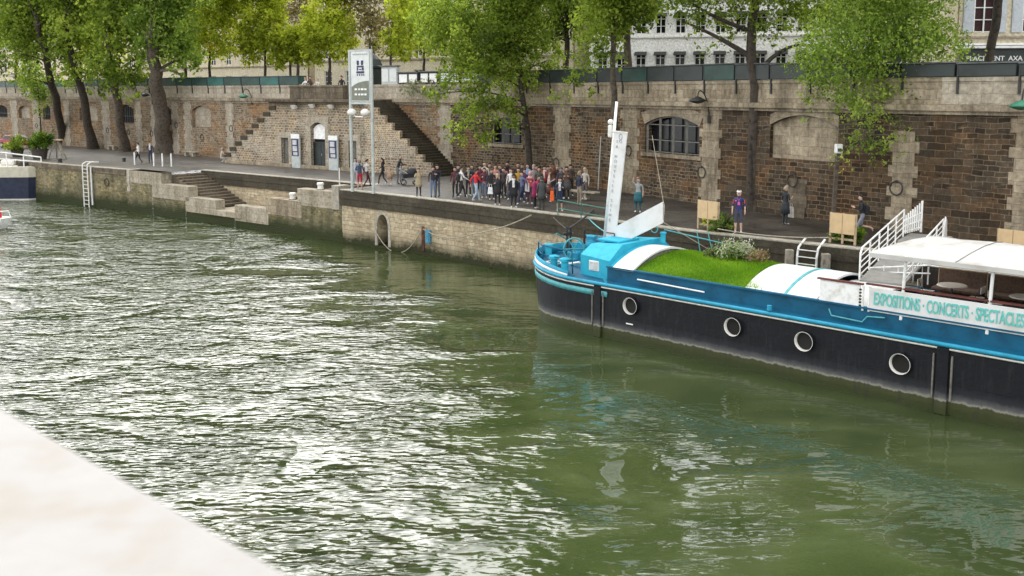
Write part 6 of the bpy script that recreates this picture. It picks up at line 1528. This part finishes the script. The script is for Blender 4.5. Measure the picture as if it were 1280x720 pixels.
def person(lab,u,v,h=1.72,pose='stand',top=(.03,.03,.035),bot=(.02,.02,.025),shoe=(.55,.53,.5),skin=0,hair=(.02,.015,.01),hs='short',face=0.,shorts=False,sleeve=True,skirt=None,coat=None,cap=None,pack=None,z=Q,pos=None,grp=None,scarf=None,hood=None):
    """face: degrees the figure is turned; 180 faces the river side camera, 0 faces the wall"""
    p=atz(u,v,z) if pos is None else Vector(pos); t=thing('person',lab,'person',p,R(face),grp,h/1.735*1.05)
    me,J=PM[pose]; o=bpy.data.objects.new('body',me); C.objects.link(o); o.parent=t
    sk=cmat(SK[skin],.6); cols=[sk,cmat(top),cmat(bot),(sk if shorts else cmat(bot)),cmat(shoe),(cmat(top) if sleeve else sk)]
    for i,m in enumerate(cols): o.material_slots[i].link='OBJECT'; o.material_slots[i].material=m
    hd=J['hd'][0]; c=(hd.x,hd.y-.012,hd.z+.03)
    b=MB()
    if hood is None:
        shell(b,c,.103,.118,.125,z0=.05 if hs!='bald' else .6,tilt=.55,yoff=-.01)
        if hs=='long': b.prism([(-.09,c[1]-.06,c[2]+.02),(.09,c[1]-.06,c[2]+.02),(.11,c[1]-.09,c[2]-.30),(-.11,c[1]-.09,c[2]-.30)],(0,-.05,0))
        if hs=='pony': b.tube([(0,c[1]-.10,c[2]+.04),(0,c[1]-.16,c[2]-.04),(0,c[1]-.14,c[2]-.2)],[.035,.04,.015],7)
        b.build('hair',cmat(hair),t,smooth=True)
    else:
        shell(b,c,.112,.125,.135,z0=-.2,tilt=.45,yoff=-.012); b.lathe((0,c[1]-.01,c[2]-.24),[(.17,0),(.12,.07),(.085,.14)],12); b.build('headscarf',cmat(hood),t,smooth=True)
    b=MB()
    for s in(-1,1): b.ball((s*.034,hd.y+.088,hd.z+.012),.011,1.,6,4)
    b.box((0,hd.y+.093,hd.z-.055),(.045,.012,.010)); b.build('eyes_and_mouth',cmat((.05,.02,.02)),t)
    if cap: b=MB(); shell(b,(c[0],c[1],c[2]+.02),.108,.122,.115,z0=.1,tilt=.15); b.box((0,c[1]+.15,c[2]+.045),(.15,.12,.02),bev=.008); b.build('cap',cmat(cap),t,smooth=True)
    ph=J['pel'][0].z
    if skirt or coat:
        b=MB(); r=.17; zl_=ph-(.42 if skirt else .32)
        prof=[(.235,zl_-ph),(.215,-.16),(.185,.0),(.165,.10)] if skirt else [(.215,zl_-ph),(.20,-.10),(.18,.08),(.175,.22),(.19,.36),(.12,.46),(.07,.50)]
        b.lathe((0,0,0),[(r_,ph+z_) for r_,z_ in prof],14); oo=b.build('skirt' if skirt else 'coat',cmat(skirt or coat),t,smooth=True)
        for vtx in oo.data.vertices: vtx.co.y*=.78
        
    if scarf: b=MB(); b.lathe((0,J['nb'][0].y,ph+.50),[(.09,0),(.10,.04),(.07,.08)],12); b.box((.03,J['ch'][0].y+.135,ph+.32),(.11,.03,.36),bev=.01); b.build('scarf',cmat(scarf),t)
    if pack:
        b=MB(); b.box((0,0,0),(.30,.17,.42),bev=.05); b.box((0,-.10,-.06),(.22,.06,.2),bev=.02)
        P_=p+Matrix.Rotation(R(face),3,'Z')@Vector((0,(J['ch'][0].y-.20),ph+.27))*(h/1.735)
        tg=thing('backpack',pack[1],'backpack',P_,R(face),None,h/1.735); b.build('bag_body',cmat(pack[0]),tg)
        b=MB()
        for s in(-1,1): b.tube([(s*.10,.06,-.15),(s*.13,.1,.05),(s*.12,.12,.2),(s*.10,.05,.22)],.018,5)
        b.build('shoulder_straps',cmat((.02,.02,.02)),tg)
    return t,p,J
def bag(lab,t,p,dx,dy,z,col,w=.3,hh=.36,face=0.,sc=1.):
    P_=p+Matrix.Rotation(R(face),3,'Z')@Vector((dx,dy,0)); P_.z=p.z+z
    tg=thing('hand_bag',lab,'bag',P_,R(face)); b=MB(); b.prism([(-w/2,-.05,0),(w/2,-.05,0),(w*.36,-.05,hh),(-w*.36,-.05,hh)],(0,.12,0)); o=b.build('bag_body',cmat(col),tg)
    m=o.modifiers.new('b','BEVEL'); m.width=.02
    b=MB(); b.tube([(-w*.25,0,hh),(-w*.15,0,hh+.16),(w*.15,0,hh+.16),(w*.25,0,hh)],.012,5); b.build('handles',cmat(col),tg)
GR='people gathered on the quay'
blk=(.018,.018,.022); nav=(.02,.03,.07); jean=(.10,.15,.24); lj=(.30,.38,.48); wh=(.62,.60,.58)
K=person
K('person in maroon jacket, leftmost of the crowd',569,247.5,1.70,top=(.09,.02,.03),bot=blk,shoe=blk,face=170,pose='stand',grp=GR)
K('person in white sweater and black trousers walking near crowd left end',576.5,248.5,1.76,pose='walk',top=wh,bot=blk,face=-70,pack=((.02,.02,.02),'black backpack on the person in white sweater'),grp=GR)
K('person in black jacket just right of the white sweater',585.5,245.5,1.68,top=blk,bot=blk,face=200,pose='hold',scarf=(.3,.28,.26),grp=GR)
K('person in red sweater and pale blue jeans',595,252.5,1.74,pose='walk',top=(.50,.02,.03),bot=lj,face=-60,grp=GR)
K('woman in dark patterned top behind the red sweater',605.5,248,1.66,pose='onearm',top=(.10,.03,.04),bot=jean,hs='long',hair=(.06,.03,.02),face=180,grp=GR)
K('person in cream jacket at the back left of the crowd',606,243.5,1.86,top=(.5,.46,.4),bot=jean,face=160,hair=(.25,.2,.15),hs='bald',grp=GR)
K('dark haired person at the back beside the cream jacket',612,243,1.78,top=(.15,.12,.1),bot=blk,face=190,grp=GR)
K('person in pink shirt at the back of the crowd',619,246,1.80,top=(.50,.24,.22),bot=nav,sleeve=False,face=200,pose='hold',grp=GR)
tt,pp_,_=K('blonde woman in long black coat with white bag',622,257,1.62,pose='onearm',top=blk,bot=blk,coat=blk,hs='long',hair=(.55,.45,.30),face=170,grp=GR)
bag('white shopping bag held by the blonde woman',tt,pp_,.38,.05,.62,(.7,.7,.7),face=170)
K('woman in dark maroon headscarf at the back of the crowd',634,242.5,1.86,top=(.07,.02,.025),bot=blk,hood=(.03,.012,.015),face=175,grp=GR)
K('person in white shirt with pinkish face mid crowd',638.5,250.5,1.72,top=wh,bot=nav,face=150,skin=3,pack=((.05,.05,.06),'dark backpack on the white shirt person mid crowd'),grp=GR)
K('person in open black coat with long white scarf at crowd front',642,260,1.70,pose='stand',top=blk,bot=blk,coat=blk,scarf=(.7,.68,.66),skin=2,face=190,grp=GR)
K('person in mustard yellow top mid crowd',648,250,1.74,top=(.40,.24,.03),bot=nav,hair=(.05,.03,.02),hs='long',face=165,grp=GR)
tt,pp_,_=K('person in slate blue jacket holding a white carrier bag',652.5,256,1.72,pose='walk',top=(.10,.12,.20),bot=nav,face=120,grp=GR)
bag('white carrier bag held beside the slate blue jacket',tt,pp_,.0,-.33,.70,(.75,.76,.78),.34,.46,face=120)
K('dark jacket person at the back above mustard top',647.5,243,1.80,top=(.04,.02,.02),bot=blk,face=185,grp=GR)
K('person in light blue denim jacket at back centre',659.5,244,1.78,top=(.22,.30,.42),bot=nav,face=140,grp=GR)
K('woman with pink headscarf and red patterned top',662.5,255.5,1.68,pose='hold',top=(.45,.08,.08),bot=(.08,.02,.04),hood=(.55,.30,.32),face=170,grp=GR)
K('person in magenta coat bending forward at crowd front',668.5,261,1.66,pose='lean',top=(.28,.02,.09),bot=blk,coat=(.25,.02,.08),face=-110,hair=(.03,.02,.02),grp=GR)
K('grey haired person at the back right of centre',667,246.5,1.78,top=(.25,.22,.22),bot=blk,hair=(.35,.33,.31),face=180,grp=GR)
K('person in olive jacket right of the pink headscarf',673.5,249.5,1.76,top=(.07,.08,.05),bot=blk,face=185,hs='long',grp=GR)
K('person in charcoal coat seen from behind at the crowd front',677,263.5,1.66,top=(.05,.055,.055),bot=(.035,.04,.035),coat=(.05,.055,.055),hair=(.03,.03,.03),shoe=blk,face=10,grp=GR)
K('person in bright red sweater with white print at the back right',681,247.5,1.76,top=(.42,.02,.03),bot=blk,scarf=(.6,.5,.5),face=170,grp=GR)
K('woman in cream cardigan with brown skirt at the front right',686,253,1.68,pose='onearm',top=(.52,.42,.36),bot=(.05,.03,.03),skirt=(.12,.05,.04),hs='long',hair=(.12,.05,.03),face=-90,grp=GR)
K('woman with very long brown hair right of the cream cardigan',691.5,249,1.82,top=(.10,.04,.03),bot=blk,hs='long',hair=(.10,.035,.02),face=20,grp=GR)
tt,pp_,_=K('person in navy top and shorts beside the orange bag',699.5,264.5,1.66,pose='hold',top=nav,bot=nav,shorts=True,sleeve=True,scarf=(.6,.6,.6),face=190,grp=GR)
bag('orange bag hanging beside the navy dressed person',tt,pp_,.40,.0,.55,(.75,.12,.02),.2,.5,face=190)
K('woman in brown jacket and grey skirt near the crowd right end',708,249,1.76,pose='hold',top=(.12,.06,.04),bot=blk,skirt=(.08,.07,.07),hs='long',hair=(.04,.02,.015),face=175,grp=GR)
K('person in navy jacket and beige trousers at the crowd right end',724,257.5,1.78,pose='onearm',top=(.02,.025,.05),bot=(.26,.21,.16),face=-60,hair=(.2,.15,.1),grp=GR)
K('pale haired person behind the beige trousers at right end',731,250,1.72,top=(.42,.38,.33),bot=(.1,.09,.09),hair=(.5,.42,.3),hs='long',face=150,grp=GR)
K('black jacket person between blonde woman and pink shirt',614.5,250,1.66,top=blk,bot=blk,hair=(.10,.05,.03),face=200,grp=GR)
K('dark brown jacket person behind the white scarf',629.5,248,1.68,top=(.06,.04,.035),bot=blk,face=160,grp=GR)
K('purple top person between mustard and slate blue',655.5,249.5,1.66,top=(.10,.04,.12),bot=nav,face=200,hair=(.05,.02,.01),grp=GR)
K('black clad person behind the cream cardigan',684.5,246,1.70,top=blk,bot=blk,face=180,grp=GR)
K('person in grey hoodie behind the navy shorts',701,249,1.72,top=(.09,.085,.09),bot=blk,hood=(.10,.09,.10),face=180,grp=GR)
K('person in black top between maroon jacket and white sweater',573,244.5,1.72,top=blk,bot=blk,face=190,grp=GR)
K('person in dark grey hoodie between black jacket and red sweater',590,244.5,1.74,top=(.05,.05,.055),bot=jean,face=160,hair=(.08,.05,.03),grp=GR)
K('woman in burgundy top left of the cream jacket',600,244,1.68,top=(.14,.02,.04),bot=blk,face=200,hs='long',grp=GR)
K('person in navy puffer jacket right of the pink shirt',625,245,1.74,top=(.02,.03,.06),bot=blk,face=150,hair=(.15,.08,.04),grp=GR)
K('person in dusty pink top left of the maroon headscarf',630,244,1.66,top=(.40,.20,.20),bot=jean,face=185,hs='long',hair=(.08,.04,.02),grp=GR)
K('person in black hat at the back left of the light blue jacket',653,243.5,1.76,top=(.03,.03,.03),bot=blk,cap=(.02,.02,.02),face=175,grp=GR)
K('person in wine red jacket right of the grey haired person',670.5,245,1.72,top=(.16,.02,.03),bot=blk,face=200,grp=GR)
K('person in dark green coat right of the red sweater with print',687.5,245,1.70,top=(.02,.045,.03),bot=blk,face=180,hair=(.2,.12,.06),grp=GR)
K('person in black jacket right of the very long haired woman',696.5,246,1.74,top=(.02,.02,.025),bot=blk,face=170,hair=(.25,.18,.1),grp=GR)
K('person in charcoal jumper behind the brown jacket',713,245.5,1.76,top=(.045,.04,.04),bot=blk,face=190,grp=GR)
# others on the quay
K('man in dark jacket and grey jeans, right of the standing pair',547,246.5,1.80,top=(.015,.015,.025),bot=(.07,.075,.09),shoe=blk,face=150,pose='hold')
K('dark dressed person half hidden at left of the standing pair',541.5,247,1.72,top=(.02,.02,.03),bot=jean,shoe=blk,face=200)
K('person in beige coat taking a photo at the quay edge',523.5,246,1.58,pose='photo',top=(.36,.29,.19),coat=(.34,.28,.18),bot=blk,shoe=blk,hs='short',hair=(.10,.06,.03),face=190)
K('man in dark coat pushing a pram near the stairs',497,230.5,1.84,pose='lean',top=(.02,.02,.022),bot=(.12,.13,.15),shoe=blk,face=-80,hs='bald')
K('child in pale coat beside the pram',502,229.5,1.2,top=(.30,.32,.33),bot=(.25,.27,.3),face=180)
K('woman in black jacket walking right of the right pole',478.5,231,1.66,pose='walk',top=blk,bot=(.03,.03,.035),face=80,hs='long',shoe=wh)
K('person in orange and cream patterned dress near the stairs',487,231,1.35,top=(.45,.32,.24),bot=(.5,.4,.3),skirt=(.42,.28,.20),face=180)
K('person in dark blue jacket and red shorts between the poles',450,236.5,1.72,top=(.04,.06,.11),bot=(.36,.01,.03),shorts=True,face=0,shoe=blk,hs='short',hair=(.12,.1,.08),pose='hold')
K('person in white jacket and maroon trousers beside the right pole',459,234,1.70,top=(.5,.47,.45),bot=(.07,.02,.03),shoe=blk,face=-60,pose='walk')
K('woman with dark scarf standing behind the left pole',444.5,231,1.68,top=(.4,.42,.45),bot=(.35,.37,.4),hair=(.06,.05,.05),hs='long',face=180)
K('person in white top walking left near the white posts',173.5,205,1.72,pose='walk',top=wh,bot=blk,shoe=blk,face=80)
K('person in navy jacket facing the river by the white posts',188.5,204.5,1.78,pose='onearm',top=nav,bot=(.03,.035,.06),shoe=blk,scarf=wh,face=200)
K('pale clothed person crouching at the foot of the wall',276.5,203.5,1.7,pose='crouch',top=(.42,.39,.34),bot=(.38,.35,.3),shoe=(.3,.28,.25),hair=(.3,.26,.2),face=-60)
tt,pp_,_=K('man in white cap, navy shirt and shorts with pink badge',922.5,292,1.78,pose='stand',top=(.025,.03,.13),bot=(.05,.055,.09),shorts=True,sleeve=False,cap=(.62,.58,.56),skin=3,shoe=(.6,.6,.6),face=165)
bd=MB(); bd.box((0,.165,1.22),(.09,.015,.11)); bd.box((.12,.15,1.33),(.07,.01,.05)); bd.build('badge',cmat((.7,.12,.3)),tt)
bd=MB(); bd.tube([(-.05,.09,1.44),(0,.16,1.27),(.05,.09,1.44)],.008,4); bd.build('lanyard',cmat((.7,.2,.3)),tt)
bd=MB(); bd.box((-.215,.0,1.28),(.04,.09,.16),bev=.01); bd.box((.215,.0,1.28),(.04,.09,.16),bev=.01); bd.build('sleeve_stripes',cmat((.5,.08,.06)),tt)
tt,pp_,_=K('woman in dark dress leaning by wall with pale bag',981,281,1.70,pose='onearm',top=(.02,.025,.03),bot=(.02,.03,.035),skirt=(.02,.025,.03),sleeve=False,hair=(.30,.24,.17),face=-70,skin=0)
bag('pale grey bag hanging beside the woman in dark dress',tt,pp_,-.12,.40,.30,(.45,.43,.38),.34,.5,face=-70)
K('person running in black top and patterned grey shorts',1077,298,1.74,pose='run',top=(.012,.012,.016),bot=(.20,.20,.24),shorts=True,face=80,skin=0,shoe=(.4,.3,.25),pack=((.015,.015,.02),'black backpack on the running person'))
K('person with raised arm and teal skirt behind the white board',797.5,266,1.70,pose='reach',top=(.28,.30,.30),bot=(.02,.10,.12),skirt=(.02,.11,.13),hair=(.25,.15,.1),face=160,sleeve=False)
# pram
p=atz(511,231,Q); t=thing('pram','black pram pushed by man in dark coat','pram',p,R(15),None)
b=MB(); b.prism([(-.35,-.25,.45),(.35,-.25,.5),(.42,-.25,.75),(-.4,-.25,.72)],(0,.5,0)); b.build('seat',cmat(blk),t)
b=MB(); shell(b,(.2,0,.75),.36,.28,.36,z0=0.,tilt=0); b.build('hood',cmat((.03,.03,.035)),t,smooth=True)
b=MB(); b.tube([(-.35,-.22,.2),(.1,-.22,.6),(-.6,-.22,1.05),(-.6,.22,1.05),(.1,.22,.6),(-.35,.22,.2)],.02,5); b.build('frame','steel_grey',t)
for x,y,r in ((-.35,-.26,.18),(-.35,.26,.18),(.4,-.2,.13),(.4,.2,.13)): b=MB(); b.torus((x,y,r),(0,1,0),r-.02,.025,14,5); b.build('wheel','tyre',t)
# up on the platform and street
def plat(u,y): x=pf(u,110,y)[0]; return (P0.x+dP.x*x+nP.x*y,P0.y+dP.y*x+nP.y*y,Q+ZP+.38)
K('person in white leaning on platform parapet, left of three',0,0,1.62,pose='lean',top=wh,bot=jean,pos=plat(384,.42),face=145,hair=(.3,.2,.1),grp='people on the viewing platform')
K('person in dark top between the two white dressed on platform',0,0,1.72,pose='lean',top=(.06,.03,.025),bot=blk,pos=plat(390,.45),face=150,hair=(.08,.04,.02),grp='people on the viewing platform')
K('person in pale top leaning on platform parapet, right of three',0,0,1.55,pose='lean',top=(.5,.45,.42),bot=jean,pos=plat(399,.44),face=150,hair=(.4,.3,.2),grp='people on the viewing platform')
pz_=atd(427,100,77); K('dark clothed person at the stair head by the kiosk',0,0,1.75,pose='stand',top=(.02,.02,.025),bot=blk,pos=(pz_.x,pz_.y,Q+ZP+.38),face=170)
pz_=W.at(S(473),-2.0,ST+.12); K('person with pale collar beside the tall display case',0,0,1.70,pose='hold',top=(.03,.03,.04),bot=blk,scarf=wh,pos=tuple(pz_),face=150)
# fix labels that name sex where the photo does not show it is left as is
# ================================================================ CAMERA, LIGHT, WORLD
cam=bpy.data.cameras.new('camera'); co=bpy.data.objects.new('camera',cam); C.objects.link(co); bpy.context.scene.camera=co
co.location=(0,0,H); co.rotation_euler=(R(90)-PT,0,0); cam.sensor_width=36; cam.lens=36*F/1280; cam.shift_y=(CY-360)/1280; cam.clip_end=2000; cam.clip_start=.05
cam.dof.use_dof=True; cam.dof.focus_distance=40; cam.dof.aperture_fstop=3.6
sun=bpy.data.lights.new('sun','SUN'); sun.energy=SUN_E; sun.angle=R(60); sun.color=(1,.96,.90); so=bpy.data.objects.new('sun',sun); C.objects.link(so)
EL,AZ=R(40),R(338)     # azimuth measured clockwise from +Y
dv=Vector((math.sin(AZ)*math.cos(EL),math.cos(AZ)*math.cos(EL),math.sin(EL))); so.rotation_euler=dv.to_track_quat('Z','Y').to_euler(); so.location=(0,0,60)
w=bpy.data.worlds.new('World'); bpy.context.scene.world=w; w.use_nodes=True; nt=w.node_tree; bgn=nt.nodes['Background']
sk=nt.nodes.new('ShaderNodeTexSky'); sk.sky_type='NISHITA'; sk.sun_disc=False; sk.sun_elevation=EL; sk.sun_rotation=AZ; sk.air_density=1.; sk.dust_density=3.5; sk.ozone_density=1.
hs=nt.nodes.new('ShaderNodeHueSaturation'); hs.inputs['Saturation'].default_value=.12; nt.links.new(sk.outputs[0],hs.inputs['Color'])
# broken cloud brightness
tc=nt.nodes.new('ShaderNodeTexCoord'); nz=nt.nodes.new('ShaderNodeTexNoise'); nz.inputs['Scale'].default_value=2.2; nz.inputs['Detail'].default_value=5; nt.links.new(tc.outputs['Generated'],nz.inputs['Vector'])
mr=nt.nodes.new('ShaderNodeMapRange'); mr.inputs['From Min'].default_value=.3; mr.inputs['From Max'].default_value=.7; mr.inputs['To Min'].default_value=.8; mr.inputs['To Max'].default_value=1.25; nt.links.new(nz.outputs['Fac'],mr.inputs['Value'])
vm=nt.nodes.new('ShaderNodeVectorMath'); vm.operation='SCALE'; nt.links.new(hs.outputs[0],vm.inputs[0]); nt.links.new(mr.outputs[0],vm.inputs['Scale']); mx=nt.nodes.new('ShaderNodeMix'); mx.data_type='RGBA'; mx.inputs[0].default_value=.65; mx.inputs[7].default_value=(*OVERCAST,1); nt.links.new(vm.outputs[0],mx.inputs[6]); nt.links.new(mx.outputs[2],bgn.inputs['Color'])
bgn.inputs['Strength'].default_value=SKY_S
sc=bpy.context.scene; sc.view_settings.view_transform='Standard'; sc.view_settings.look='None'; sc.view_settings.gamma=1; sc.view_settings.exposure=EXPO; sc.view_settings.use_curve_mapping=False
sc.render.engine='CYCLES'; sc.cycles.max_bounces=6; sc.cycles.transparent_max_bounces=4; sc.cycles.use_denoising=True
sc.cycles.sample_clamp_indirect=8
